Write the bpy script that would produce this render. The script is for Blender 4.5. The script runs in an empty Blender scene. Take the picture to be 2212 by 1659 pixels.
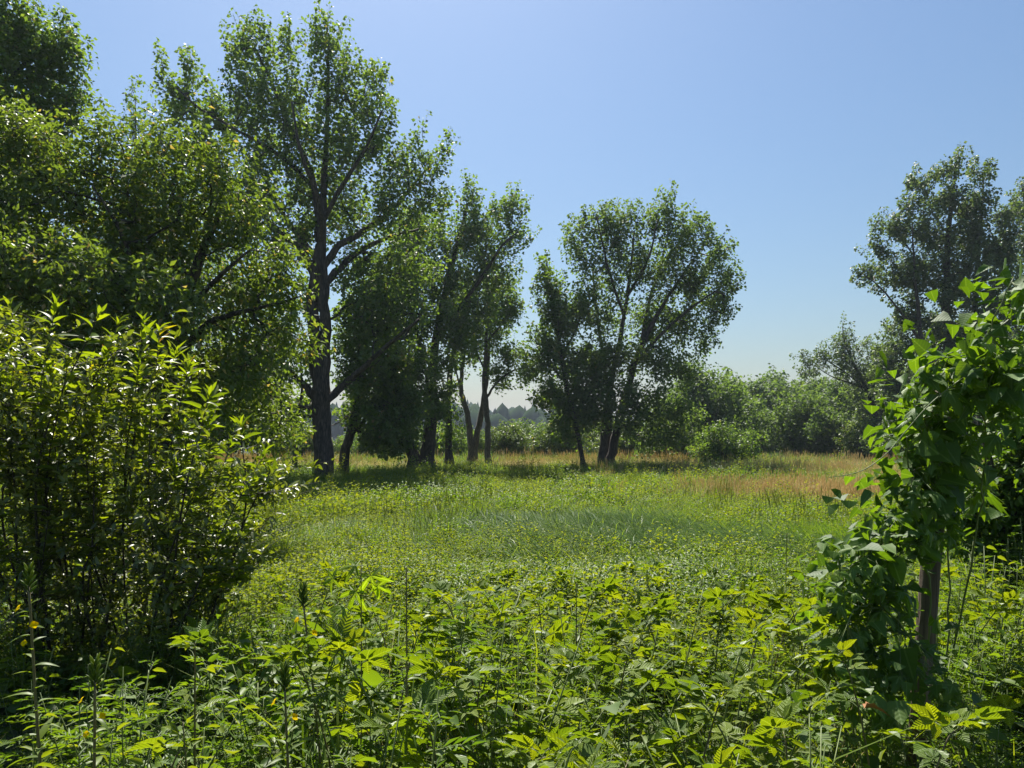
import bpy, math, random
import numpy as np
from mathutils import Vector, Matrix

R = math.radians
sc = bpy.context.scene
COL = sc.collection
random.seed(7)

# ------------------------------------------------------------------ camera, sky, sun, exposure
H = 1.65                      # eye height
FD, CXD, HZD = 1533.0, 1106.0, 929.0   # focal length / centre / horizon in the units used to measure the photo (2212 wide)
cam_d = bpy.data.cameras.new('camera')
cam_d.sensor_width = 36.0
cam_d.lens = FD / 2212 * 36.0
cam_d.shift_y = (HZD - 829.5) / 2212
cam_d.clip_start = 0.05
cam_d.clip_end = 6000
cam = bpy.data.objects.new('camera', cam_d)
COL.objects.link(cam)
cam.location = (0, 0, H)
cam.rotation_euler = (R(90), 0, 0)
sc.camera = cam

SUN_EL, SUN_AZ = 57.0, -12.0   # degrees above the horizon, degrees to the right of the view direction
w = bpy.data.worlds.new('World')
sc.world = w
w.use_nodes = True
wn = w.node_tree
bg = wn.nodes['Background']
sky = wn.nodes.new('ShaderNodeTexSky')
sky.sky_type = 'NISHITA'
sky.sun_disc = False
sky.sun_elevation = R(SUN_EL)
sky.sun_rotation = R(SUN_AZ)
sky.air_density = 1.6
sky.dust_density = 1.3
sky.ozone_density = 9.0
wn.links.new(sky.outputs[0], bg.inputs[0])
bg.inputs[1].default_value = 0.05

sd = bpy.data.lights.new('sun', 'SUN')
sd.energy = 5.0
sd.angle = R(0.53)
sd.color = (1.0, 0.95, 0.86)
sun = bpy.data.objects.new('sun', sd)
COL.objects.link(sun)
sdir = Vector((math.sin(R(SUN_AZ)) * math.cos(R(SUN_EL)), math.cos(R(SUN_AZ)) * math.cos(R(SUN_EL)), math.sin(R(SUN_EL))))
sun.rotation_euler = sdir.to_track_quat('Z', 'Y').to_euler()
sun.location = (0, 0, 40)

vs = sc.view_settings
vs.view_transform = 'Standard'
vs.look = 'None'
vs.gamma = 1.0
vs.use_curve_mapping = False
vs.exposure = 1.15
cy = sc.cycles
cy.max_bounces = 8
cy.diffuse_bounces = 4
cy.glossy_bounces = 2
cy.transmission_bounces = 5
cy.transparent_max_bounces = 4
cy.caustics_reflective = False
cy.caustics_refractive = False
cy.use_denoising = True
cy.denoiser = 'OPENIMAGEDENOISE'
cy.denoising_input_passes = 'RGB_ALBEDO_NORMAL'
cy.denoising_prefilter = 'ACCURATE'
cy.sample_clamp_indirect = 6.0

# ------------------------------------------------------------------ helpers
def at(x, y, Y):
    """a point of the photo (2212-wide units) at distance Y in front of the camera"""
    return np.array([(x - CXD) / FD * Y, Y, H + (HZD - y) / FD * Y])

def tag(o, label=None, cat=None, group=None, kind=None):
    if label: o['label'] = label
    if cat: o['category'] = cat
    if group: o['group'] = group
    if kind: o['kind'] = kind
    return o

def empty(name, loc=(0, 0, 0), rz=0.0):
    o = bpy.data.objects.new(name, None)
    o.empty_display_size = 0.2
    COL.objects.link(o)
    o.location = loc
    o.rotation_euler = (0, 0, rz)
    return o

def link(name, me, parent=None):
    o = bpy.data.objects.new(name, me)
    COL.objects.link(o)
    if parent is not None:
        o.parent = parent
    return o

def copy_tree(o, parent=None):
    c = o.copy()
    COL.objects.link(c)
    c.parent = parent
    for ch in list(o.children):
        copy_tree(ch, c)
    return c

def mesh(name, verts, counts, idx, mat=None, attrs=None, smooth=False, midx=None):
    """fast mesh from arrays: counts = loops per face, idx = flat vertex indices"""
    me = bpy.data.meshes.new(name)
    verts = np.asarray(verts, np.float32)
    counts = np.asarray(counts, np.int32)
    idx = np.asarray(idx, np.int32)
    me.vertices.add(len(verts))
    me.vertices.foreach_set('co', verts.ravel())
    me.loops.add(len(idx))
    me.loops.foreach_set('vertex_index', idx)
    me.polygons.add(len(counts))
    st = np.zeros(len(counts), np.int32)
    st[1:] = np.cumsum(counts)[:-1]
    me.polygons.foreach_set('loop_start', st)
    if smooth:
        me.polygons.foreach_set('use_smooth', np.ones(len(counts), bool))
    if midx is not None:
        me.polygons.foreach_set('material_index', np.asarray(midx, np.int32))
    me.update(calc_edges=True)
    for k, v in (attrs or {}).items():
        v = np.asarray(v, np.float32)
        a = me.attributes.new(k, 'FLOAT' if v.ndim == 1 else 'FLOAT_VECTOR', 'POINT')
        a.data.foreach_set('value' if v.ndim == 1 else 'vector', v.ravel())
    if mat is not None:
        for m in (mat if isinstance(mat, (list, tuple)) else [mat]):
            me.materials.append(m)
    return me

class MB:
    """collects pieces (verts, faces, attributes, material slot) and builds one mesh"""
    def __init__(s): s.v, s.c, s.i, s.t, s.uv, s.m, s.n = [], [], [], [], [], [], 0
    def add(s, v, counts, idx, tint=None, uv=None, slot=0):
        v = np.asarray(v, float).reshape(-1, 3)
        s.v.append(v); s.c.append(np.asarray(counts, int)); s.i.append(np.asarray(idx, int) + s.n)
        s.t.append(np.full(len(v), .5) if tint is None else np.broadcast_to(np.asarray(tint, float), (len(v),)))
        s.uv.append(np.zeros((len(v), 3)) if uv is None else uv)
        s.m.append(np.full(len(counts), slot)); s.n += len(v)
    def mesh(s, name, mat, smooth=False):
        return mesh(name, np.concatenate(s.v), np.concatenate(s.c), np.concatenate(s.i), mat,
                    {'tint': np.concatenate(s.t), 'luv': np.concatenate(s.uv)}, smooth, np.concatenate(s.m))

def unit(a):
    a = np.asarray(a, float)
    return a / np.maximum(np.linalg.norm(a, axis=-1, keepdims=True), 1e-9)

def tube(pts, rad, n=6):
    """swept tube along a polyline -> verts, counts, idx"""
    pts = np.asarray(pts, float); rad = np.broadcast_to(np.asarray(rad, float), (len(pts),))
    t = unit(np.gradient(pts, axis=0))
    ref = np.array([0.31, 0.17, 0.94]) if abs(t[:, 2]).mean() < .8 else np.array([0.94, 0.3, .1])
    a = unit(np.cross(t, ref)); b = np.cross(t, a)
    ang = np.linspace(0, 2 * math.pi, n, endpoint=False)
    v = pts[:, None, :] + rad[:, None, None] * (np.cos(ang)[None, :, None] * a[:, None, :] + np.sin(ang)[None, :, None] * b[:, None, :])
    m = len(pts)
    i0 = (np.arange(m - 1)[:, None] * n + np.arange(n)[None, :])
    i1 = (np.arange(m - 1)[:, None] * n + (np.arange(n)[None, :] + 1) % n)
    q = np.stack([i0, i1, i1 + n, i0 + n], -1).reshape(-1, 4)
    counts = np.full(len(q), 4)
    idx = q.ravel()
    counts = np.concatenate([counts, [n]]); idx = np.concatenate([idx, (m - 1) * n + np.arange(n)])
    return v.reshape(-1, 3), counts, idx

def smooth_line(p, per=4):
    """Catmull-Rom through rows of p (any number of columns)"""
    p = np.asarray(p, float)
    if len(p) < 3: 
        t = np.linspace(0, 1, per * (len(p) - 1) + 1)[:, None]
        return p[0] * (1 - t) + p[-1] * t
    q = np.vstack([2 * p[0] - p[1], p, 2 * p[-1] - p[-2]])
    out = []
    for k in range(1, len(q) - 2):
        for t in np.linspace(0, 1, per, endpoint=False):
            a, b, c, d = q[k - 1], q[k], q[k + 1], q[k + 2]
            out.append(.5 * (2 * b + (c - a) * t + (2 * a - 5 * b + 4 * c - d) * t * t + (3 * b - a - 3 * c + d) * t ** 3))
    out.append(q[-2])
    return np.array(out)

# leaf templates: (along, across, up), faces
LT = {
    'diamond': (np.array([[0, 0, 0], [.42, -.5, .10], [1, 0, -.12], [.42, .5, .10]]), [(0, 1, 2), (0, 2, 3)]),
    'oval': (np.array([[0, 0, 0], [.28, -.46, .10], [.66, -.40, .06], [1, 0, -.16], [.66, .40, .06], [.28, .46, .10], [.5, 0, -.02]]),
             [(0, 1, 2, 6), (6, 2, 3), (0, 6, 4, 5), (6, 3, 4)]),
    'lobed': (np.array([[0, 0, 0], [.05, -.5, .06], [.5, -.36, .05], [1, 0, -.15], [.5, .36, .05], [.05, .5, .06]]),
              [(0, 1, 2), (0, 2, 3), (0, 3, 4), (0, 4, 5)]),
}
def leaves(pos, axis, nrm, length, width, tint, kind='diamond'):
    """many leaves at once -> verts, counts, idx, tint, luv"""
    tp, fc = LT[kind]
    axis = unit(axis)
    side = unit(np.cross(nrm, axis)); up = np.cross(axis, side)
    n, k = len(pos), len(tp)
    L = np.broadcast_to(length, (n,))[:, None, None]; W = np.broadcast_to(width, (n,))[:, None, None]
    v = pos[:, None, :] + L * tp[None, :, 0:1] * axis[:, None, :] + W * tp[None, :, 1:2] * side[:, None, :] + L * tp[None, :, 2:3] * up[:, None, :]
    cnt = np.tile([len(f) for f in fc], n)
    flat = np.concatenate([np.array(f) for f in fc])
    idx = (flat[None, :] + (np.arange(n) * k)[:, None]).ravel()
    return v.reshape(-1, 3), cnt, idx, np.repeat(np.broadcast_to(tint, (n,)), k), np.tile(tp * [1, 2, 0], (n, 1))

# ------------------------------------------------------------------ materials
def nt(mat):
    mat.use_nodes = True
    t = mat.node_tree
    t.nodes.clear()
    return t
def N(t, kind, **kw):
    n = t.nodes.new(kind)
    for k, v in kw.items():
        if k in n.inputs.keys(): n.inputs[k].default_value = v
        else: setattr(n, k, v)
    return n
def ramp(t, stops, fac):
    n = t.nodes.new('ShaderNodeValToRGB')
    e = n.color_ramp.elements
    while len(e) < len(stops): e.new(.5)
    for el, (p, c) in zip(e, stops):
        el.position = p; el.color = (*c, 1)
    t.links.new(fac, n.inputs[0])
    return n

def leaf_mat(name, stops, trans=(1.35, 1.3, .5), tf=.42, rough=.38, ior=1.42, spec=.022, graze=.12, objrand=0.0, veins=0.0, vein_n=9.0, slant=.55):
    m = bpy.data.materials.new(name)
    t = nt(m)
    L = t.links.new
    out = N(t, 'ShaderNodeOutputMaterial')
    at_ = N(t, 'ShaderNodeAttribute', attribute_name='tint')
    fac = at_.outputs['Fac']
    if objrand:
        oi = N(t, 'ShaderNodeObjectInfo')
        ma = N(t, 'ShaderNodeMath', operation='MULTIPLY_ADD')
        L(oi.outputs['Random'], ma.inputs[0]); ma.inputs[1].default_value = objrand; L(fac, ma.inputs[2])
        mb = N(t, 'ShaderNodeMath', operation='SUBTRACT', use_clamp=True); L(ma.outputs[0], mb.inputs[0]); mb.inputs[1].default_value = objrand * .5
        fac = mb.outputs[0]
    cr = ramp(t, stops, fac)
    col = cr.outputs[0]
    nrm = None
    if veins:
        uv = N(t, 'ShaderNodeAttribute', attribute_name='luv')
        sx = N(t, 'ShaderNodeSeparateXYZ'); L(uv.outputs['Vector'], sx.inputs[0])
        ab = N(t, 'ShaderNodeMath', operation='ABSOLUTE'); L(sx.outputs[1], ab.inputs[0])
        ms = N(t, 'ShaderNodeMath', operation='MULTIPLY_ADD'); L(ab.outputs[0], ms.inputs[0]); ms.inputs[1].default_value = -slant * .5; L(sx.outputs[0], ms.inputs[2])
        mm = N(t, 'ShaderNodeMath', operation='MULTIPLY'); L(ms.outputs[0], mm.inputs[0]); mm.inputs[1].default_value = vein_n * 6.283
        sn = N(t, 'ShaderNodeMath', operation='SINE'); L(mm.outputs[0], sn.inputs[0])
        mr = N(t, 'ShaderNodeMath', operation='MULTIPLY_ADD'); L(sn.outputs[0], mr.inputs[0]); mr.inputs[1].default_value = .5; mr.inputs[2].default_value = .5
        # pale midrib
        mid = N(t, 'ShaderNodeMath', operation='LESS_THAN'); L(ab.outputs[0], mid.inputs[0]); mid.inputs[1].default_value = .06
        hs = N(t, 'ShaderNodeHueSaturation'); hs.inputs['Value'].default_value = 1.45; hs.inputs['Saturation'].default_value = .85
        L(col, hs.inputs['Color'])
        mx = N(t, 'ShaderNodeMix', data_type='RGBA'); L(mid.outputs[0], mx.inputs[0]); L(col, mx.inputs[6]); L(hs.outputs[0], mx.inputs[7])
        col = mx.outputs[2]
        bp = N(t, 'ShaderNodeBump'); bp.inputs['Strength'].default_value = veins; bp.inputs['Distance'].default_value = .004
        L(mr.outputs[0], bp.inputs['Height'])
        nrm = bp.outputs[0]
    df = N(t, 'ShaderNodeBsdfDiffuse'); L(col, df.inputs[0])
    tc = N(t, 'ShaderNodeMix', data_type='RGBA', blend_type='MULTIPLY'); tc.inputs[0].default_value = 1; L(col, tc.inputs[6]); tc.inputs[7].default_value = (*trans, 1)
    tr = N(t, 'ShaderNodeBsdfTranslucent'); L(tc.outputs[2], tr.inputs[0])
    mx1 = N(t, 'ShaderNodeMixShader'); mx1.inputs[0].default_value = tf; L(df.outputs[0], mx1.inputs[1]); L(tr.outputs[0], mx1.inputs[2])
    lw = N(t, 'ShaderNodeLayerWeight')      # same from both sides of a thin leaf
    pw = N(t, 'ShaderNodeMath', operation='POWER'); L(lw.outputs['Facing'], pw.inputs[0]); pw.inputs[1].default_value = 4.0
    fr = N(t, 'ShaderNodeMath', operation='MULTIPLY_ADD'); L(pw.outputs[0], fr.inputs[0]); fr.inputs[1].default_value = graze; fr.inputs[2].default_value = spec
    gl = N(t, 'ShaderNodeBsdfGlossy'); gl.inputs['Roughness'].default_value = rough; gl.inputs[0].default_value = (.9, .9, .9, 1)
    mx2 = N(t, 'ShaderNodeMixShader'); L(fr.outputs[0], mx2.inputs[0]); L(mx1.outputs[0], mx2.inputs[1]); L(gl.outputs[0], mx2.inputs[2])
    if nrm:
        for b in (df, tr, gl): L(nrm, b.inputs['Normal'])
    L(mx2.outputs[0], out.inputs[0])
    return m

def bark_mat(name, dark, light, scale=9.0, bump=.6, stretch=.18):
    m = bpy.data.materials.new(name)
    t = nt(m); L = t.links.new
    out = N(t, 'ShaderNodeOutputMaterial')
    tc = N(t, 'ShaderNodeTexCoord')
    mp = N(t, 'ShaderNodeMapping'); mp.inputs['Scale'].default_value = (1, 1, stretch); L(tc.outputs['Object'], mp.inputs[0])
    n1 = N(t, 'ShaderNodeTexNoise', Scale=scale, Detail=6.0, Roughness=.65); L(mp.outputs[0], n1.inputs['Vector'])
    v1 = N(t, 'ShaderNodeTexVoronoi', feature='DISTANCE_TO_EDGE', Scale=scale * 1.6); L(mp.outputs[0], v1.inputs['Vector'])
    ml = N(t, 'ShaderNodeMath', operation='MULTIPLY'); L(n1.outputs[0], ml.inputs[0]); L(v1.outputs['Distance'], ml.inputs[1])
    ad = N(t, 'ShaderNodeMath', operation='MULTIPLY_ADD', use_clamp=True); L(ml.outputs[0], ad.inputs[0]); ad.inputs[1].default_value = 2.2; L(n1.outputs[0], ad.inputs[2])
    cr = ramp(t, [(.35, dark), (.95, light)], ad.outputs[0])
    bp = N(t, 'ShaderNodeBump'); bp.inputs['Strength'].default_value = bump; bp.inputs['Distance'].default_value = .03; L(ad.outputs[0], bp.inputs['Height'])
    b = N(t, 'ShaderNodeBsdfPrincipled'); b.inputs['Roughness'].default_value = .85; L(cr.outputs[0], b.inputs['Base Color']); L(bp.outputs[0], b.inputs['Normal'])
    L(b.outputs[0], out.inputs[0])
    return m

def plain_mat(name, stops, scale=6.0, rough=.8, bump=0.0):
    m = bpy.data.materials.new(name)
    t = nt(m); L = t.links.new
    out = N(t, 'ShaderNodeOutputMaterial')
    tc = N(t, 'ShaderNodeTexCoord')
    n1 = N(t, 'ShaderNodeTexNoise', Scale=scale, Detail=5.0); L(tc.outputs['Object'], n1.inputs['Vector'])
    cr = ramp(t, stops, n1.outputs[0])
    b = N(t, 'ShaderNodeBsdfPrincipled'); b.inputs['Roughness'].default_value = rough
    L(cr.outputs[0], b.inputs['Base Color'])
    if bump:
        bp = N(t, 'ShaderNodeBump'); bp.inputs['Strength'].default_value = bump; L(n1.outputs[0], bp.inputs['Height']); L(bp.outputs[0], b.inputs['Normal'])
    L(b.outputs[0], out.inputs[0])
    return m

M = {}
M['maple'] = leaf_mat('maple_leaf', [(0, (.068, .122, .028)), (.5, (.105, .180, .036)), (.85, (.155, .225, .046)), (1, (.22, .19, .08))], trans=(1.65, 1.55, .5), tf=.54, rough=.50, spec=.03, graze=.14)
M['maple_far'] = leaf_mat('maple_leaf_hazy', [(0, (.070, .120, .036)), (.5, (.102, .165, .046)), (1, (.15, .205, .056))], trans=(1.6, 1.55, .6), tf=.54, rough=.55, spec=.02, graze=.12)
M['cherry'] = leaf_mat('cherry_leaf', [(0, (.066, .108, .026)), (.5, (.108, .168, .034)), (.85, (.160, .215, .044)), (1, (.30, .24, .12))], trans=(1.65, 1.55, .45), tf=.52, rough=.46, spec=.035, graze=.16)
M['far_wood'] = leaf_mat('far_wood_leaf', [(0, (.030, .055, .022)), (1, (.055, .085, .03))], tf=.2, rough=.7, spec=.0, graze=.0)
M['poplar'] = leaf_mat('poplar_leaf', [(0, (.060, .098, .040)), (.5, (.094, .140, .054)), (1, (.14, .185, .075))], trans=(1.5, 1.5, .6), tf=.48, rough=.46, spec=.04, graze=.18)
M['willow'] = leaf_mat('willow_leaf', [(0, (.060, .098, .014)), (.45, (.105, .160, .016)), (.9, (.160, .215, .020)), (1, (.34, .20, .02))], trans=(2.1, 1.9, .3), tf=.56, rough=.40, spec=.022, graze=.14, objrand=.25)
M['willow_small'] = leaf_mat('willow_small_leaf', [(0, (.062, .088, .016)), (.5, (.115, .16, .024)), (1, (.20, .23, .05))], trans=(1.8, 1.65, .35), tf=.50, rough=.42, spec=.05, graze=.25)
M['hop'] = leaf_mat('hop_leaf', [(0, (.048, .100, .018)), (.5, (.080, .155, .020)), (1, (.135, .215, .018))], trans=(1.9, 1.75, .3), tf=.50, rough=.55, spec=.022, graze=.1, objrand=.6, veins=.12, vein_n=6)
M['bramble'] = leaf_mat('bramble_leaf', [(0, (.060, .118, .016)), (.5, (.112, .178, .015)), (1, (.175, .228, .013))], trans=(1.95, 1.7, .28), tf=.50, rough=.46, spec=.02, graze=.12, objrand=.7, veins=.7, vein_n=8)
M['herb'] = leaf_mat('herb_leaf', [(0, (.070, .118, .016)), (.5, (.120, .175, .018)), (1, (.190, .225, .022))], trans=(1.85, 1.7, .35), tf=.52, rough=.5, spec=.012, graze=.08, objrand=.35)
M['weed'] = leaf_mat('weed_leaf', [(0, (.046, .096, .017)), (.5, (.084, .150, .020)), (1, (.140, .205, .023))], trans=(1.9, 1.8, .35), tf=.48, rough=.46, spec=.02, graze=.12, objrand=.35)
M['grass'] = leaf_mat('grass_blade', [(0, (.060, .120, .018)), (.5, (.102, .168, .022)), (1, (.175, .21, .03))], trans=(1.8, 1.7, .4), tf=.52, rough=.5, spec=.012, graze=.08, objrand=.35)
M['bluegrass'] = leaf_mat('blue_grass_blade', [(0, (.042, .092, .018)), (.5, (.082, .148, .026)), (1, (.155, .205, .042))], trans=(1.7, 1.7, .5), tf=.46, rough=.42, spec=.012, graze=.08, objrand=.25)
M['dry'] = leaf_mat('dry_grass_blade', [(0, (.30, .26, .09)), (.5, (.50, .40, .18)), (1, (.64, .51, .26))], trans=(1.1, 1.08, .95), tf=.5, rough=.6, spec=.01, graze=.05, objrand=.3)
M['primrose'] = leaf_mat('primrose_leaf', [(0, (.06, .10, .016)), (.5, (.105, .165, .018)), (1, (.17, .22, .024))], trans=(1.9, 1.75, .35), tf=.5, rough=.45, spec=.02, graze=.12, objrand=.4)
M['sapling'] = leaf_mat('sapling_leaf', [(0, (.10, .17, .012)), (1, (.16, .235, .012))], trans=(2.0, 1.9, .3), tf=.58, rough=.4, spec=.015, graze=.1, objrand=.4, veins=.2)
M['petal'] = leaf_mat('petal', [(0, (.85, .52, .003)), (1, (.88, .66, .004))], trans=(1, .95, .4), tf=.4, rough=.6, spec=0.0, graze=.02)
M['redtip'] = leaf_mat('young_red_leaf', [(0, (.42, .22, .03)), (1, (.50, .34, .03))], trans=(1.1, .9, .4), tf=.45, rough=.35)
M['bark'] = bark_mat('maple_bark', (.014, .011, .009), (.095, .074, .056))
M['bark_pale'] = bark_mat('pale_bark', (.045, .036, .028), (.15, .125, .10), scale=12)
M['twig'] = plain_mat('twig_bark', [(.3, (.020, .017, .012)), (.8, (.055, .044, .032))], 14)
M['stem'] = plain_mat('green_stem', [(.3, (.08, .12, .03)), (.8, (.14, .17, .04))], 10, .55)
M['redstem'] = plain_mat('reddish_stem', [(.3, (.10, .075, .035)), (.8, (.15, .14, .045))], 10, .6)
M['wood'] = bark_mat('weathered_wood', (.040, .028, .019), (.17, .125, .085), scale=26, bump=.5, stretch=.04)
M['deadleaf'] = plain_mat('dead_leaf', [(.3, (.20, .075, .02)), (.8, (.36, .17, .05))], 30, .8)

# ------------------------------------------------------------------ ground, river, far hills
def sstep(a, b, x):
    t = np.clip((x - a) / (b - a), 0, 1)
    return t * t * (3 - 2 * t)
def ground_z(x, y):
    x = np.asarray(x, float); y = np.asarray(y, float)
    z = .05 * np.sin(x * .7 + .4) * np.cos(y * .45) + .06 * np.sin(x * .21 + y * .17) + .03 * np.sin(x * 1.9 - y * 1.3)
    z = z - .26 * sstep(6, 20, y)
    river = sstep(51, 60, y) * (1 - sstep(225, 245, y)) * (1 - sstep(14, 30, x - .05 * y))
    z = z - 2.3 * river
    z = z + 17 * sstep(260, 420, y) * sstep(90, 220, x) + 9 * sstep(300, 460, y) * (1 - sstep(-60, 40, x)) \
        + 1.5 * sstep(235, 300, y) + 2 * np.sin(x * .011 + 1) * sstep(300, 500, y)
    return z

ys = np.concatenate([np.linspace(-40, 60, 90), 60 + np.geomspace(1, 2940, 60)])
xs = np.concatenate([-np.geomspace(1, 2960, 45)[::-1] - 40, np.linspace(-40, 40, 70), 40 + np.geomspace(1, 2960, 45)])
gx, gy = np.meshgrid(xs, ys)
gz = ground_z(gx, gy)
nx, ny = len(xs), len(ys)
a = (np.arange(ny - 1)[:, None] * nx + np.arange(nx - 1)[None, :])
q = np.stack([a, a + 1, a + nx + 1, a + nx], -1).reshape(-1, 4)

gm = bpy.data.materials.new('meadow_soil')
t = nt(gm); L = t.links.new
out = N(t, 'ShaderNodeOutputMaterial')
tc = N(t, 'ShaderNodeTexCoord')
n1 = N(t, 'ShaderNodeTexNoise', Scale=.35, Detail=8.0, Roughness=.6); L(tc.outputs['Object'], n1.inputs['Vector'])
n2 = N(t, 'ShaderNodeTexNoise', Scale=14.0, Detail=6.0, Roughness=.7); L(tc.outputs['Object'], n2.inputs['Vector'])
c1 = ramp(t, [(.3, (.045, .075, .02)), (.55, (.075, .105, .028)), (.75, (.15, .13, .05))], n1.outputs[0])
c2 = ramp(t, [(.3, (.035, .03, .018)), (.7, (.10, .13, .035))], n2.outputs[0])
mx = N(t, 'ShaderNodeMix', data_type='RGBA'); mx.inputs[0].default_value = .5; L(c1.outputs[0], mx.inputs[6]); L(c2.outputs[0], mx.inputs[7])
bp = N(t, 'ShaderNodeBump'); bp.inputs['Strength'].default_value = .8; bp.inputs['Distance'].default_value = .05; L(n2.outputs[0], bp.inputs['Height'])
b = N(t, 'ShaderNodeBsdfPrincipled'); b.inputs['Roughness'].default_value = .95; L(mx.outputs[2], b.inputs['Base Color']); L(bp.outputs[0], b.inputs['Normal']); L(b.outputs[0], out.inputs[0])
g = link('ground', mesh('ground', np.stack([gx, gy, gz], -1).reshape(-1, 3), np.full(len(q), 4), q.ravel(), gm, smooth=True))
tag(g, 'green meadow ground running back to the river bank', 'ground', kind='structure')

wm = bpy.data.materials.new('river_water')
t = nt(wm); L = t.links.new
out = N(t, 'ShaderNodeOutputMaterial')
tc = N(t, 'ShaderNodeTexCoord')
mp = N(t, 'ShaderNodeMapping'); mp.inputs['Scale'].default_value = (.25, 1, 1); L(tc.outputs['Object'], mp.inputs[0])
n1 = N(t, 'ShaderNodeTexNoise', Scale=1.6, Detail=4.0); L(mp.outputs[0], n1.inputs['Vector'])
bp = N(t, 'ShaderNodeBump'); bp.inputs['Strength'].default_value = .5; bp.inputs['Distance'].default_value = .12; L(n1.outputs[0], bp.inputs['Height'])
b = N(t, 'ShaderNodeBsdfPrincipled'); b.inputs['Roughness'].default_value = .08; b.inputs['Base Color'].default_value = (.05, .07, .06, 1); b.inputs['IOR'].default_value = 1.33
L(bp.outputs[0], b.inputs['Normal']); L(b.outputs[0], out.inputs[0])
wv = np.array([[-700, 52, -1.0], [60, 52, -1.0], [60, 246, -1.0], [-700, 246, -1.0]])
tag(link('river_water', mesh('river_water', wv, [4], [0, 1, 2, 3], wm)), 'pale rippled river water glimpsed between the trunks', 'river', kind='structure')

# far wood on the hills across the river: reads as one mass
rng = np.random.RandomState(3)
mb = MB()
def far_tree(p, h, wd, conifer):
    k = 7
    ang = np.linspace(0, 2 * math.pi, k, endpoint=False) + rng.rand() * 6
    if conifer: prof = [(0.0, .25), (.12, 1), (.42, .45), (.40, .75), (.70, .28), (.68, .5), (1.0, .01)]
    else: prof = [(0.0, .3), (.15, .9), (.4, 1.05), (.65, .85), (.85, .5), (1.0, .06)]
    v = []
    for (z, r) in prof:
        jr = wd * r * (1 + .35 * (rng.rand(k) - .5))
        v.append(np.stack([p[0] + jr * np.cos(ang), p[1] + jr * np.sin(ang), p[2] + h * z + h * .06 * (rng.rand(k) - .5)], -1))
    v = np.concatenate(v)
    m = len(prof)
    i0 = (np.arange(m - 1)[:, None] * k + np.arange(k)[None, :]); i1 = (np.arange(m - 1)[:, None] * k + (np.arange(k)[None, :] + 1) % k)
    qq = np.stack([i0, i1, i1 + k, i0 + k], -1).reshape(-1, 4)
    mb.add(v, np.full(len(qq), 4), qq.ravel(), tint=rng.rand() * .8)
for k in range(1500):
    if k < 650: x, y = rng.uniform(-420, 30), 247 + rng.rand() ** 2 * 190
    else: x, y = rng.uniform(100, 520), rng.uniform(290, 520)
    con = rng.rand() < .2
    far_tree((x, y, float(ground_z(x, y)) - .5), rng.uniform(7, 13) * (1.2 if con else .9), rng.uniform(2.0, 3.2) if con else rng.uniform(3.5, 6), con)
tag(link('far_forest', mb.mesh('far_forest', M['far_wood'])), 'blue-hazed wooded hills across the river', 'forest', kind='stuff')

# ------------------------------------------------------------------ trees
def attach_growth(P0, par0, targets, rng, droop=0.0, jit=.06):
    """grow curved branches from the skeleton nodes to every target; returns branch polylines (node ids), all nodes, parents"""
    P = [p for p in P0]; par = list(par0)
    arr = np.zeros((len(P0) + len(targets) * 5 + 5, 3)); arr[:len(P0)] = P0
    n = len(P0)
    d0 = np.min(np.linalg.norm(targets[:, None, :] - np.asarray(P0)[None, :, :], axis=-1), axis=1)
    order = np.argsort(d0)
    br = []; tips = []
    for ti in order:
        T = targets[ti]
        dv = T - arr[:n]
        d = np.linalg.norm(dv, axis=1)
        cost = d + .9 * np.maximum(0, -dv[:, 2]) * (1 - droop) + .25 * d * (dv[:, 2] < .2 * d)
        k = int(np.argmin(cost))
        p0 = arr[k]; dd = d[k]
        if dd < .05: tips.append((T, np.array([0, 0, 1.]))); continue
        hv = (T - p0) * [1, 1, 0]
        ctrl = p0 + hv * .55 + np.array([0, 0, (T - p0)[2] * .38 - droop * .1 * dd])
        m = 4 if dd > .8 else 3
        ids = [k]
        for s in range(1, m + 1):
            u = s / m
            q = (1 - u) ** 2 * p0 + 2 * u * (1 - u) * ctrl + u * u * T
            if s < m: q = q + rng.randn(3) * jit * dd
            arr[n] = q; par.append(ids[-1]); ids.append(n); n += 1
        br.append(ids)
        tips.append((T, unit(arr[ids[-1]] - arr[ids[-2]])))
    return arr[:n], par, br, tips

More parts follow.
